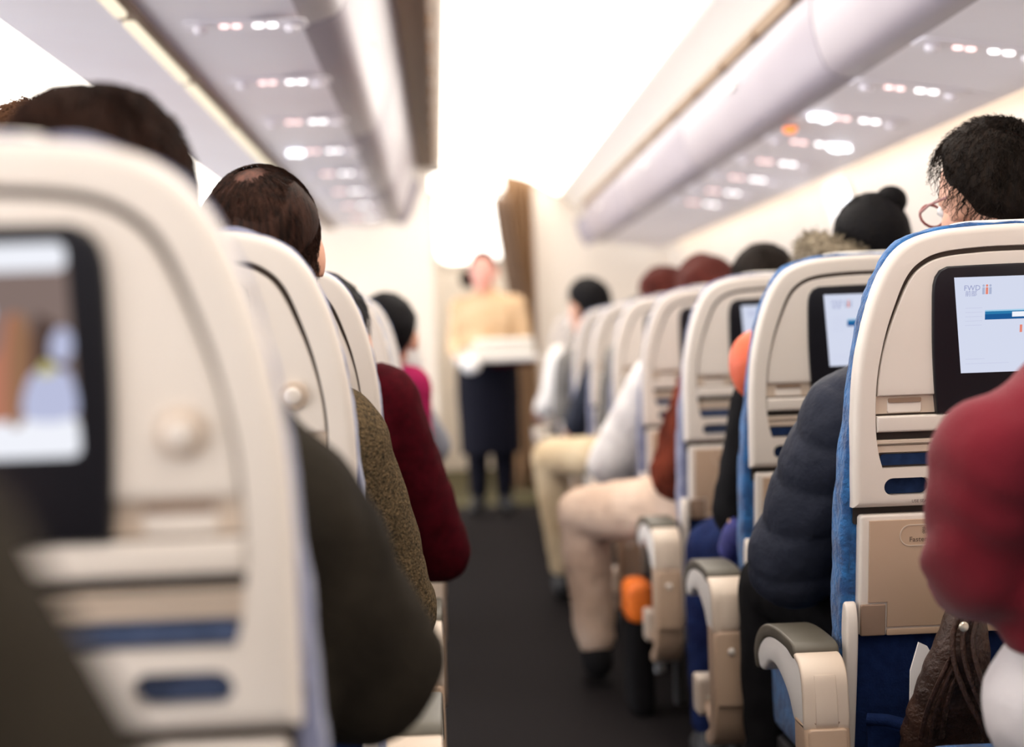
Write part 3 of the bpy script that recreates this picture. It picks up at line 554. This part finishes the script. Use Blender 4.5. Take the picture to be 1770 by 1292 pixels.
def hair(name, parent, m, c, R, k=1., thick=.014, front=1.15, side=1.72, back=2.15, lump=.005, ls=22, strands=400, slen=.5, lift=.006, curl=0., bald=0., sr=.0011, extra=None, seed=1, tuft=0., bald_m=None, tilt=(.35, 0)):
    rnd = random.Random(seed); mb = MB(); NP, NT = 56, 30
    def tmax(ph):
        a = abs((ph + PI) % (2 * PI) - PI); return float(np.interp(a, [0, .7, 1.25, 1.75, 2.3, PI], [front, front * 1.05, side * .93, side, back * .98, back]))
    v = []; f = []
    for i in range(NT + 1):
        for j in range(NP):
            ph = 2 * PI * j / NP; q = i / NT; t0 = bald * (1 + .25 * math.sin(3 * ph + seed)); th = t0 + (tmax(ph) - t0) * q
            e = thick * min(1, (1 - q) * 4 + .06) * (min(1, q * 5 + .02) if bald else 1)
            p, n = skull(c, R, k, th, ph, e + lump * noise.noise(skull(c, R, k, th, ph)[0] * ls) * min(1, (1 - q) * 3), tilt); v.append(p)
    for i in range(NT):
        for j in range(NP): a, b = i * NP + j, i * NP + (j + 1) % NP; f.append((a, b, b + NP, a + NP))
    if not bald: f.append(tuple(range(NP))[::-1])
    mb.add(v, f)
    for s in range(strands):
        ph = rnd.uniform(0, 2 * PI); tm = tmax(ph); th0 = max(bald, 0) + (tm - bald) * (rnd.uniform(-.35, .2) if bald and rnd.random() < .3 else rnd.uniform(0.02, .95)) ; L = slen * rnd.uniform(.6, 1.2); pts = []; rr_ = []
        dphi = rnd.uniform(-.25, .25); f1, f2 = rnd.uniform(0, 6.28), rnd.uniform(14, 22)
        ns = 9 if curl else 6
        for q in range(ns):
            u = q / (ns - 1); th = max(.02, th0 + L * u); over = max(0, th - tm)
            p, n = skull(c, R, k, min(th, tm + .1), ph + dphi * u, thick * .85 * (1 - .3 * u) + lift * u * rnd.uniform(.5, 1.6) + tuft * u * u, tilt)
            if over: p = p - V((0, 0, over * .05))
            if curl: side_ = n.cross(V((0, 0, 1))); p = p + n * curl * (u * .9 + .5 * math.sin(f1 + f2 * u * .55)) + (side_ * math.cos(f1 + f2 * u * .55) if side_.length else V()) * curl * .8
            pts.append(p); rr_.append(sr * k * (1 - .75 * u))
        tube(mb, pts, rr_, 3)
    if extra: extra(mb)
    if bald_m:
        b_ = MB(); v = []; f = []
        for i in range(9):
            for j in range(NP): v.append(skull(c, R, k, bald * 1.4 * i / 8, 2 * PI * j / NP, .003 + .0008 * noise.noise(V((i, j, 0))), tilt)[0])
        for i in range(8):
            for j in range(NP): a, b = i * NP + j, i * NP + (j + 1) % NP; f.append((a, b, b + NP, a + NP))
        b_.add(v, f); mb2 = b_; thin_ = mb2.build('thin_hair', bald_m, parent, 70)
        thin_.data.transform(Matrix.Translation(-parent.location))
    return mb.build(name, m, parent, 70)
def person(name_label, cat_group, B, J, top, legs=None, skin='skin', hd=None, top_inf=.014, leg_inf=.013, wr_fn=None, vox=.0085, sleeve=1.0, shoes='black_plastic', collar=None, hands=True, top_name='jacket', sh=True, arm_r=(.052, .045, .034)):
    """J: joints in world space. one continuous body mesh; clothing and hair are its children"""
    pel, ab, ch, nk = (V(J[q]) for q in ('pelvis', 'waist', 'chest', 'neck')); hc = V(J['head']); R = J.get('headrot', Matrix.Identity(3)); hk = J.get('hk', 1.)
    bR = J.get('bodyrot', Matrix.Identity(3)); wd = J.get('wide', 1.); base = V(B)
    def torso(mb, i):
        ball(mb, pel, (.165 * wd + i, .125 + i, .115 + i), rot=bR, u=20, vv=14); ball(mb, ab, (.148 * wd + i, .112 + i, .15 + i), rot=bR, u=20, vv=14); ball(mb, ch, (.165 * wd + i, .112 + i, .155 + i), rot=bR, u=20, vv=14)
        for s in 'LR': rcone(mb, ch + V((0, 0, .07)), J['sh' + s], .068 + i, .055 + i)
        rcone(mb, ch + V((0, 0, .06)), nk, .07 + i, .056 + i * .5)
    def arm(mb, s, i, frac=1., end=True):
        a, e, w_ = V(J['sh' + s]), V(J['el' + s]), V(J['wr' + s]); k = J.get('armk' + s, 1.)
        m_ = a.lerp(e, .35); rcone(mb, a, m_, (arm_r[0] + .002) * k + i, arm_r[0] * k + i); rcone(mb, m_, e, arm_r[0] * k + i, arm_r[1] * k + i)
        w2 = e.lerp(w_, frac); m2 = e.lerp(w2, .3); rcone(mb, e, m2, arm_r[1] * k + i, arm_r[1] * k + i); rcone(mb, m2, w2, arm_r[1] * k + i, arm_r[2] * (.86 if not i else 1) * k + i)
    def leg(mb, s, i, frac=1.):
        h, kn, an = V(J['hip' + s]), V(J['kn' + s]), V(J['an' + s]); rcone(mb, h, kn, .086 + i, .058 + i); a2 = kn.lerp(an, frac); m2 = kn.lerp(a2, .35); rcone(mb, kn, m2, .056 + i, .055 + i); rcone(mb, m2, a2, .055 + i, .040 + i)
    mb = MB(); torso(mb, 0); rcone(mb, nk - V((0, 0, .03)), hc + R @ V((0, -.012, -.04)), .056, .052); head(mb, hc, R, hk)
    for s in 'LR':
        arm(mb, s, 0); leg(mb, s, 0)
        if hands:
            d = V(J['wr' + s]) - V(J['el' + s]); d = V(J.get('hd' + s, d)); hand(mb, J['wr' + s], d, J.get('hn' + s, (0, 0, 1)), 1., J.get('curl' + s, .5), 1 if s == 'L' else -1)
        an = V(J['an' + s]); fd = V(J.get('ft' + s, (0, 1, 0))).normalized(); rcone(mb, an + V((0, 0, -.045)) - fd * .03, an + V((0, 0, -.06)) + fd * .13, .034, .028)
    me = blend(mb, vox, 4)
    for v_ in me.vertices: v_.co -= base
    body = link('person', me, skin, None, 180); body.location = base; tag(body, name_label, 'person', cat_group)
    def child(name, mb_, m, vox_=.010, sm=5, fn=None, hem=None):
        me = blend(mb_, vox_, sm)
        if hem:
            bm = bmesh.new(); bm.from_mesh(me); bmesh.ops.bisect_plane(bm, geom=bm.verts[:] + bm.edges[:] + bm.faces[:], plane_co=(0, 0, hem), plane_no=(0, 0, 1), clear_inner=True); bm.to_mesh(me); bm.free()
        if fn: displace(me, fn)
        for v_ in me.vertices: v_.co -= base
        return link(name, me, m, body, 180)
    mb = MB(); torso(mb, top_inf)
    for s in 'LR': arm(mb, s, top_inf * J.get('slv', 1.), sleeve)
    child(top_name, mb, top, hem=J.get('hem'), fn=wr_fn or (lambda p: .005 * nz(p, 11) + .003 * nz(p, 27, 2)))
    mb = MB(); ball(mb, pel, (.165 * wd + leg_inf, .125 + leg_inf, .115 + leg_inf), rot=bR)
    for s in 'LR': leg(mb, s, leg_inf, .93)
    child('trousers', mb, legs or 'black_cloth', fn=lambda p: .004 * nz(p, 14) + .003 * nz(p, 30, 2))
    if sh:
        for s in 'LR':
            an = V(J['an' + s]); fd = V(J.get('ft' + s, (0, 1, 0))).normalized(); mb = MB(); rcone(mb, an + V((0, 0, -.040)) - fd * .035, an + V((0, 0, -.055)) + fd * .14, .046, .038); rcone(mb, an + V((0, 0, .01)), an + V((0, 0, -.04)), .045, .046); child('shoe', mb, shoes, .009)
    if hd:
        h = hair('hair', body, c=hc, R=R, k=hk, **hd); h.data.transform(Matrix.Translation(-base))
    for s in (-1, 1):
        mb = MB(); ball(mb, hc - base + R @ (V((s * .031, .079, .004)) * hk), .011 * hk); mb.build('eye', 'eye_white', body, 80)
        mb = MB(); ball(mb, hc - base + R @ (V((s * .031, .0885, .004)) * hk), (.005 * hk,) * 3); mb.build('iris', 'black_plastic', body, 80)
    return body
def seated(X, y, **kw):
    """joints of someone sitting in the seat at lateral X, row y"""
    o = lambda a, b, c: (X + a, y + b, c); J = dict(pelvis=o(0, .285, .575), waist=o(0, .262, .70), chest=o(0, .228, .865), neck=o(0, .225, 1.03), head=o(0, .245, 1.165))
    for s, q in (('L', -1), ('R', 1)):
        J['sh' + s] = o(q * .165, .228, .925); J['el' + s] = o(q * .205, .31, .71); J['wr' + s] = o(q * .09, .50, .655); J['hn' + s] = (0, 0, 1)
        J['hip' + s] = o(q * .085, .30, .56); J['kn' + s] = o(q * .11, .665, .535); J['an' + s] = o(q * .11, .66, .105)
    J.update({k_: v_ for k_, v_ in kw.items()}); return J
GP_L, GP_R = 'passengers left of the aisle', 'passengers right of the aisle'
folds = lambda p: .006 * nz(p, 9) + .004 * math.sin(p.z * 70 + 6 * nz(p, 7)) * (.5 + nz(p, 6, 4))
# L1: olive jacket leaning into the aisle
y = LY[1]; J = seated(LX, y, shR=(-.160, y + .27, .862), elR=(-.085, y + .39, .715), wrR=(-.22, y + .62, .67), pelvis=(-.30, y + .30, .58), waist=(-.27, y + .29, .71), chest=(-.28, y + .27, .865), neck=(-.285, y + .30, 1.02), head=(-.304, y + .385, 1.126), headrot=rotm(-.05, .25), armkR=1.28, slv=1.2, hk=.97)
person('person in a dark olive jacket in the left foreground row, straight brown hair', GP_L, (LX, y + .3, 0), J, 'olive', top_inf=.017,
       hd=dict(m='hair_brown', thick=.010, lump=.007, ls=14, strands=3200, slen=.8, lift=.010, sr=.0017, front=1.2, side=1.95, back=2.4, seed=3), wr_fn=lambda p: .009 * nz(p, 8) + .004 * nz(p, 22, 2))
# inner seat two rows up: tousled brown hair
y = LY[2]; J = seated(-.86, y, pelvis=(-.84, y + .285, .60), waist=(-.80, y + .26, .75), chest=(-.76, y + .23, .93), neck=(-.60, y + .25, 1.09), head=(-.525, y + .32, 1.222), shL=(-.88, y + .23, .98), shR=(-.635, y + .24, .99), elR=(-.69, y + .33, .75), wrR=(-.78, y + .5, .68), elL=(-1.05, y + .33, .75))
person('person with tousled light-brown hair at the upper left, partly hidden by the brown-haired head', GP_L, (-.86, y + .3, 0), J, 'shirt_grey', hd=dict(m='hair_tan', thick=.014, lump=.010, ls=16, strands=1400, slen=.6, lift=.010, curl=.0015, tuft=.006, seed=8))
# L2: balding man, tweed coat
y = LY[2]; J = seated(LX, y, head=(-.231, y + .255, 1.134), headrot=rotm(.10, .16), chest=(-.29, y + .235, .865), neck=(-.245, y + .235, 1.02), shR=(-.148, y + .255, .880), elR=(-.080, y + .36, .640), wrR=(-.2, y + .58, .66), shL=(-.445, y + .235, .90), elL=(-.475, y + .33, .70), armkR=1.1, hk=.93, waist=(-.30, y + .27, .70))
def thin(mb): pass
person('balding man in a brown tweed coat, second seat on the left, thin dark hair', GP_L, (LX, y + .3, 0), J, 'tweed', top_inf=.016, hd=dict(m='hair_brown', thick=.009, lump=.004, strands=2200, slen=.7, lift=.003, sr=.0012, bald=.62, bald_m='hair_thin', tilt=(.72, .20), front=1.7, side=1.75, back=1.85, seed=5))
# L3: dark red sweater
y = LY[3]; J = seated(LX, y, head=(-.215, y + .27, 1.015), headrot=rotm(0, .2), neck=(-.24, y + .25, .95), chest=(-.27, y + .24, .84), shR=(-.115, y + .27, .895), elR=(-.022, y + .40, .61), wrR=(-.2, y + .6, .64), armkR=1.15, waist=(-.29, y + .26, .70))
person('person in a dark red sweater, third seat on the left, sleeve hanging into the aisle', GP_L, (LX, y + .3, 0), J, 'dark_red', hd=dict(m='hair_black', strands=200, seed=6))
# L5, L6
y = LY[5]; J = seated(LX, y, head=(-.150, y + .25, 1.03), neck=(-.22, y + .24, .93), chest=(-.25, y + .23, .82), shR=(-.10, y + .24, .885), elR=(-.09, y + .30, .66))
person('small black-haired person in a magenta top, fifth seat on the left', GP_L, (LX, y + .3, 0), J, 'magenta', hd=dict(m='hair_black', strands=150, seed=7), vox=.011)
y = LY[6]; J = seated(LX, y, elR=(-.035, y + .38, .66), wrR=(-.08, y + .62, .60), head=(-.33, y + .245, 1.02), neck=(-.33, y + .23, .93), legs=0); J['knR'] = (-.15, y + .655, .54); J['anR'] = (-.14, y + .62, .105)
person('person in a grey sleeve and beige trousers, sixth seat on the left', GP_L, (LX, y + .3, 0), J, 'shirt_grey', 'khaki', hd=dict(m='hair_dark', strands=100, seed=9), vox=.011)
# L0: olive sleeve reaching forward at the lower left corner
y = LY[0]; J = seated(LX, y, chest=(-.37, y + .25, .865), neck=(-.38, y + .25, 1.03), head=(-.40, y + .27, 1.165), shR=(-.22, y + .25, .91), elR=(-.120, .68, .66), wrR=(-.275, .92, .815), hdR=(-.5, .5, .55), armkR=1.25, waist=(-.36, y + .27, .70))
person('person at the lower left corner, only a blurred dark olive sleeve reaching forward', GP_L, (LX, y + .3, 0), J, 'olive', top_inf=.016, hd=dict(m='hair_dark', strands=100, seed=10))
# R0: red sweater in front
y = RY[0]; J = seated(RX, y, pelvis=(.768, y + .27, .575), waist=(.766, y + .25, .70), chest=(.778, y + .23, .855), neck=(.77, y + .24, 1.02), head=(.80, y + .27, 1.165), shL=(.592, y + .225, .858), elL=(.584, y + .262, .740), wrL=(.655, y + .50, .70), armkL=1.06, slv=1.15, wide=1.06, hem=.648, knL=(.83, y + .665, .535), anL=(.83, y + .60, .105), knR=(.98, y + .665, .535), anR=(.98, y + .62, .105))
def redfold(p):
    d = (p - V((.57, y + .26, .74))); q = math.exp(-(d.length / .11) ** 2)
    return .004 * nz(p, 9) + q * .0045 * math.sin(p.z * 110 + p.x * 60 + 5 * nz(p, 9)) + .003 * nz(p, 24, 3)
person('person in a red sweater at the lower right edge, elbow on the armrest', GP_R, (RX, y + .3, 0), J, 'red', 'white_trousers', wr_fn=redfold, hd=dict(m='hair_dark', strands=100, seed=11), top_name='sweater')
# R1: navy puffer
y = RY[1]; J = seated(RX, y, head=(.872, y + .235, 1.200), headrot=rotm(.42, .22), neck=(.845, y + .20, 1.06), chest=(.81, y + .235, .88), shL=(.648, y + .235, .858), elL=(.566, y + .345, .625), wrL=(.70, y + .56, .655), armkL=1.18, slv=1.4, hk=.94, knL=(.60, y + .665, .535), anL=(.585, y + .64, .105))
ax = (V(J['elL']) - V(J['shL'])).normalized(); s0 = V(J['shL'])
def puff(p):
    s_ = (p - s0).dot((ax + V((.45, 0, 0))).normalized()) / .078; return .0095 * abs(math.sin(PI * s_)) ** .4 - .006 + .004 * nz(p, 12) + .002 * nz(p, 45)
r1 = person('person in a navy puffer jacket with dark curly hair and glasses', GP_R, (RX, y + .3, 0), J, 'navy', top_inf=.018, wr_fn=puff, hd=dict(m='hair_dark', thick=.020, lump=.008, ls=18, strands=1600, slen=.45, lift=.008, curl=.0045, front=1.35, side=1.78, back=2.0, seed=12, sr=.0010, bald=.20, bald_m='hair_glint', tilt=(.75, -.1)), top_name='puffer_jacket')
def glasses(body, J):
    c, R, k = V(J['head']) - body.location, J['headrot'], J.get('hk', 1); P = lambda a, b, c_: c + R @ (V((a, b, c_)) * k)
    mb = MB()
    for s in (-1, 1):
        tube(mb, [P(s * .036 + .026 * math.cos(q * PI / 8), .104, .003 + .020 * math.sin(q * PI / 8)) for q in range(17)], .0022, 6); tube(mb, [P(s * .062, .103, .008), P(s * .079, .06, .008), P(s * .081, -.005, .006)], .0022, 6)
    tube(mb, [P(-.010, .105, .006), P(.010, .105, .006)], .0022, 6); return mb.build('glasses', 'glasses', body, 60)
glasses(r1, J)
# R2: black hair with a small bun, fur collar, black sleeve
y = RY[2]; J = seated(RX, y, head=(.888, y + .235, 1.172), hk=.86, neck=(.86, y + .22, 1.05), chest=(.825, y + .23, .87), shL=(.660, y + .235, .86), elL=(.612, y + .29, .635), wrL=(.66, y + .50, .645), armkL=1.05, knL=(.605, y + .60, .515), anL=(.585, y + .56, .105))
def bun(mb): ball(mb, (.926, RY[2] + .215, 1.262), (.034, .034, .032), u=16, vv=10)
r2 = person('person with black hair and a small bun, fur collar, black sleeve and blue jeans', GP_R, (RX, y + .3, 0), J, 'black_cloth', 'jeans', hd=dict(m='hair_black', thick=.016, strands=500, slen=.4, lift=.004, curl=.002, front=1.1, side=2.0, back=2.5, extra=bun, seed=13))
mb = MB(); c0 = V((.842, y + .215, 1.083))
tube(mb, [c0 + V((.075 * math.cos(a), .07 * math.sin(a), .030 - .050 * math.cos(a))) for a in np.linspace(0, 2 * PI, 25)], .040, 12); me = blend(mb, .007, 3); displace(me, lambda p: .007 * nz(p, 60) + .004 * nz(p, 130))
rnd = random.Random(3); fm = MB(); fm.v = [tuple(v_.co) for v_ in me.vertices]; fm.f = [tuple(p.vertices) for p in me.polygons]; fm.mi = [0] * len(fm.f); nrm = [v_.normal.copy() for v_ in me.vertices]; vv = [v_.co.copy() for v_ in me.vertices]
for q in rnd.sample(range(len(vv)), min(1500, len(vv))):
    p = vv[q]; d = (nrm[q] + V((rnd.uniform(-.5, .5), rnd.uniform(-.5, .5), rnd.uniform(-.3, .6)))).normalized(); tube(fm, [p - d * .003, p + d * .009, p + d * .017 + V((0, 0, -.003))], [.0011, .0008, .0002], 3)
fm.v = [tuple(V(p) - r2.location) for p in fm.v]; fm.build('fur_collar', 'fur', r2, 70)
# R3: shaggy rust sleeve, beige trousers, knee in the aisle
y = RY[3]; J = seated(RX, y, head=(.835, y + .25, 1.110), neck=(.82, y + .235, .99), chest=(.80, y + .235, .86), shL=(.672, y + .245, .865), elL=(.598, y + .31, .640), wrL=(.64, y + .48, .63), armkL=1.15, knL=(.388, y + .715, .508), anL=(.418, y + .77, .115), ftL=(0, 1, 0), hipL=(.71, y + .31, .56))
person('person in a shaggy rust-brown coat, beige-trousered leg stretched into the aisle', GP_R, (RX, y + .3, 0), J, 'shaggy', 'beige', wr_fn=lambda p: .010 * nz((p.x, p.y, p.z * .45), 30) + .006 * nz(p, 60), hd=dict(m='hair_dark', strands=500, slen=.5, seed=14), shoes='black_cloth', leg_inf=.018)
# R4: off-white sleeve
y = RY[4]; J = seated(RX, y, head=(.822, y + .25, 1.105), hk=1.04, neck=(.815, y + .235, 1.0), shL=(.655, y + .235, .860), elL=(.520, y + .40, .610), wrL=(.62, y + .60, .60), armkL=1.35)
person('person in an off-white sleeve reaching down to the armrest, auburn hair', GP_R, (RX, y + .3, 0), J, 'off_white', 'grey_cloth', hd=dict(m='hair_auburn', thick=.028, lump=.016, ls=18, strands=500, slen=.5, lift=.006, curl=.003, seed=15), vox=.010)
y = RY[5]; J = seated(RX, y, head=(.795, y + .25, 1.135), neck=(.80, y + .235, 1.0), knL=(.40, y + .66, .565), anL=(.44, y + .70, .105), hipL=(.71, y + .31, .56), hk=.92)
person('person with reddish hair and khaki legs in the aisle, beyond the off-white sleeve', GP_R, (RX, y + .3, 0), J, 'grey_cloth', 'khaki', hd=dict(m='hair_auburn', thick=.024, lump=.012, strands=300, seed=16), vox=.011)
y = RY[6]; J = seated(RX, y, shL=(.64, y + .235, .87), elL=(.545, y + .31, .66), wrL=(.53, y + .5, .60), head=(.80, y + .25, 1.04), neck=(.80, y + .235, .95))
person('person with a bare forearm on the armrest, sixth row on the right', GP_R, (RX, y + .3, 0), J, 'navy', 'jeans', sleeve=.02, hd=dict(m='hair_dark', strands=100, seed=17), vox=.011)
y = RY[7]; J = seated(RX, y, head=(.672, y + .25, 1.150), headrot=rotm(.6, .1), neck=(.70, y + .235, 1.01), chest=(.75, y + .235, .87), hk=1.05, shL=(.58, y + .24, .89), elL=(.56, y + .31, .68))
person('person whose black-haired head leans toward the aisle near the curtain', GP_R, (RX, y + .3, 0), J, 'grey_cloth', hd=dict(m='hair_black', thick=.020, strands=300, front=1.0, side=1.75, back=2.3, seed=18), vox=.011)
y = RY[8]; J = seated(RX, y, shL=(.60, y + .235, .90), elL=(.555, y + .28, .71), wrL=(.52, y + .44, .66), head=(.82, y + .25, 1.04), neck=(.81, y + .235, .95), armkL=1.2)
person('person in a white shirt, pink hand on a far right armrest', GP_R, (RX, y + .3, 0), J, 'white_plastic', 'black_cloth', skin='skin_pink', hd=dict(m='hair_dark', strands=100, seed=19), vox=.011)
# standing crew member with a tray
yb = 9.5; J = dict(pelvis=(.27, yb, .86), waist=(.27, yb - .005, 1.0), chest=(.285, yb - .01, 1.15), neck=(.27, yb - .03, 1.31), head=(.262, yb - .055, 1.425), headrot=rotm(PI - .25, .18), bodyrot=Matrix.Rotation(PI, 3, 'Z'),
    shR=(.125, yb, 1.215), shL=(.445, yb, 1.215), elR=(.085, yb - .02, .98), elL=(.495, yb - .02, .98), wrR=(.130, yb - .225, .935), wrL=(.455, yb - .225, .935), hnR=(-1, 0, -.3), hnL=(1, 0, -.3), hdR=(.35, -1, -.05), hdL=(-.35, -1, -.05), curlR=.75, curlL=.75,
    hipR=(.19, yb, .84), hipL=(.35, yb, .84), knR=(.195, yb - .015, .47), knL=(.345, yb - .015, .47), anR=(.19, yb + .02, .105), anL=(.345, yb + .02, .105), ftR=(-.2, -1, 0), ftL=(.2, -1, 0))
crew = person('person standing in the aisle in a cream blouse and black skirt, carrying a white-covered tray', None, (.27, yb, 0), J, 'blouse', 'crew_dark', skin='skin_pink', vox=.008, top_name='blouse', sleeve=.55, hd=dict(m='hair_dark', thick=.012, strands=300, front=.95, side=1.7, back=2.3, seed=20, extra=lambda mb: ball(mb, (.172, 9.49, 1.385), (.050, .055, .055))), arm_r=(.047, .038, .030))
mb = MB(); v = []; f = []; N = 28
for z, rx_, ry_ in ((1.0, .150, .125), (.93, .172, .145), (.84, .185, .155), (.70, .187, .155), (.55, .180, .15), (.36, .176, .145), (.36, .168, .138)):
    v += [(.27 + rx_ * math.cos(2 * PI * q / N), yb + ry_ * math.sin(2 * PI * q / N) * (1 + .03 * math.cos(q * 2.5)), z) for q in range(N)]
for r in range(6): f += [(r * N + q, r * N + (q + 1) % N, (r + 1) * N + (q + 1) % N, (r + 1) * N + q) for q in range(N)]
mb.add([tuple(V(p) - crew.location) for p in v], f); mb.build('skirt', 'crew_dark', crew, 60)
# ------------------------------------------------------------------ things carried and held
t = empty('serving_tray', 'tray held by the standing crew member at the end of the aisle', 'tray', (.32, 9.235, .90))
mb = MB(); prism(mb, rrect(-.245, .245, -.125, .125, .03), 0, .012, .004); mb.map(lambda x, y, z: (x, z, y)); mb.build('tray_base', 'white_plastic', t)
mb = MB(); tube(mb, [(x, y_, .022) for x, y_ in rrect(-.24, .24, -.12, .12, .03) + [(.24, .09)]], .009, 8); mb.build('rim', 'white_plastic', t)
G = 'folded towels on the tray'
for k, (x, y_, z, w_, q) in enumerate(((.335, 9.235, .915, .40, 'bottom'), (.345, 9.235, .955, .37, 'middle'), (.36, 9.235, .993, .33, 'top'))):
    mb = MB(); prism(mb, rrect(-w_ / 2, w_ / 2, -.018, .018, .016), -.10, .10, .012, .012); me = mb.mesh(); o = link('folded_towel', me, 'cover_white', None); o.location = (x, y_, z + .019); tag(o, 'white folded towel, ' + q + ' of the pile on the crew member\'s tray', 'towel', G)
mb = MB(); ball(mb, (0, 0, 0), (.055, .045, .050), u=18, vv=12); me = mb.mesh(); displace(me, lambda p: .006 * nz(p, 25)); o = link('rolled_napkin', me, 'paper', None, 180); o.location = (.165, 9.10, .885); tag(o, 'rounded white bundle held below the left side of the tray', 'napkin')
mb = MB(); prism(mb, rrect(-.11, .11, -.014, .014, .006), -.05, .05, .004, .004); o = mb.build('red_napkin', 'dark_red'); o.location = (.40, 9.235, .884); tag(o, 'red cloth strip under the right side of the white tray', 'napkin')
# orange pillow at the second seat on the right
def ob(name, mb, m, label, cat, vox=.006, sm=4, fn=None):
    me = blend(mb, vox, sm)
    if fn: displace(me, fn)
    c = sum((v_.co for v_ in me.vertices), V()) / len(me.vertices); zmin = min(v_.co.z for v_ in me.vertices); c.z = zmin
    for v_ in me.vertices: v_.co -= c
    o = link(name, me, m, None, 180); o.location = c; return tag(o, label, cat)
y = RY[2]; mb = MB(); ball(mb, (.628, y + .155, .940), (.056, .062, .070), u=18, vv=12); rcone(mb, (.628, y + .155, .93), (.645, y + .15, .845), .050, .014)
ob('travel_pillow', mb, 'orange', 'orange pillow bulging out beside the second seat back on the right', 'pillow', .006, 5, lambda p: (.0035 * math.sin(math.atan2(p.y - RY[2] - .155, p.x - .628) * 9) * max(0, min(1, (.925 - p.z) / .06)) + .002 * nz(p, 30)))
mb = MB(); tube(mb, [(.590, y + .30, .548), (.597, y + .25, .590), (.612, y + .235, .615)], [.030, .034, .030], 14); bl = ob('pouch', mb, 'violet', 'violet-blue pouch with tan lining lying by the second armrest on the right', 'pouch', .005, 2)
mb = MB(); tube(mb, [(.0 + .018 * math.cos(a), -.02 + .010 * math.sin(a), .090 + .012 * math.sin(a)) for a in np.linspace(0, 2 * PI, 17)], .004, 6); mb.build('lining_edge', 'tan_lining', bl, 60)
# orange bag on the floor beside the third armrest
y = RY[3]; mb = MB(); prism(mb, rrect(-.034, .034, .0, .355, .030), -.05, .09, .025, .03); me = mb.mesh(); displace(me, lambda p: .004 * nz(p, 18)); o = link('drawstring_bag', me, 'black_cloth', None, 60); o.location = (.500, y + .385, 0); tag(o, 'black bag with a bright orange flap standing behind the armrest, beside the beige-trousered leg', 'bag')
mb = MB(); prism(mb, rrect(-.038, .038, .245, .36, .03), -.056, .094, .025, .02); mb.build('flap', 'orange_bright', o)
# leather handbag and booklet, both stuck in the pocket of the seat in front
y = RY[1]; mb = MB()
for z, x, r, yy in ((.625, .724, .020, -.050), (.600, .720, .027, -.054), (.575, .717, .034, -.056), (.545, .713, .042, -.054), (.515, .708, .051, -.046), (.485, .705, .058, -.036), (.455, .704, .066, -.024), (.425, .703, .070, -.012), (.395, .702, .070, -.004)):
    ball(mb, (x, y + yy, z), (r, min(.030, r * .8), .046), u=24, vv=14)
hb = ob('handbag', mb, 'leather', 'dark brown leather handbag with overlapping straps, stuck in a seat pocket beside the red sleeve', 'handbag', .005, 14, lambda p: .0012 * nz(p, 60) + .002 * nz(p, 20))
c = hb.location.copy()
def strap(pts, w_=.006):
    dense = spline([(a, y + b - .006, z) for a, b, z in pts], 8); mb = MB(); tube(mb, [V(p) - c for p in dense], w_, 10, flat=.5); return mb.build('strap', 'leather', hb, 60)
for k in range(3):
    dx = .0135 * k
    strap([(.706 + dx * .9, -.078, .612 - .004 * k), (.691 + dx, -.083, .578 - .003 * k), (.690 + dx * 1.1, -.085, .540), (.704 + dx * 1.1, -.083, .495), (.728 + dx, -.072, .450), (.742 + dx, -.055, .415)])
for k in range(3): strap([(.688 + .004 * k, -.080, .545 - .014 * k), (.670 + .009 * k, -.078, .510 - .004 * k), (.656 + .013 * k, -.066, .468), (.650 + .015 * k, -.050, .425)], .0055)
mb = MB(); ball(mb, V((.7035, y - .096, .588)) - c, (.0072, .004, .0072)); mb.build('snap_stud', 'stud', hb)
mb = MB(); prism(mb, [(.648, .515), (.660, .556), (.672, .550), (.700, .50), (.700, .38), (.645, .38)], -.004, .0); mb.map(lambda a, b, z: (a, y - .012 + b - (z - .43) * .10, z)); o = mb.build('booklet', 'paper', None, 0); tag(o, 'white paper booklet sticking out of the seat pocket beside the brown leather handbag', 'booklet')
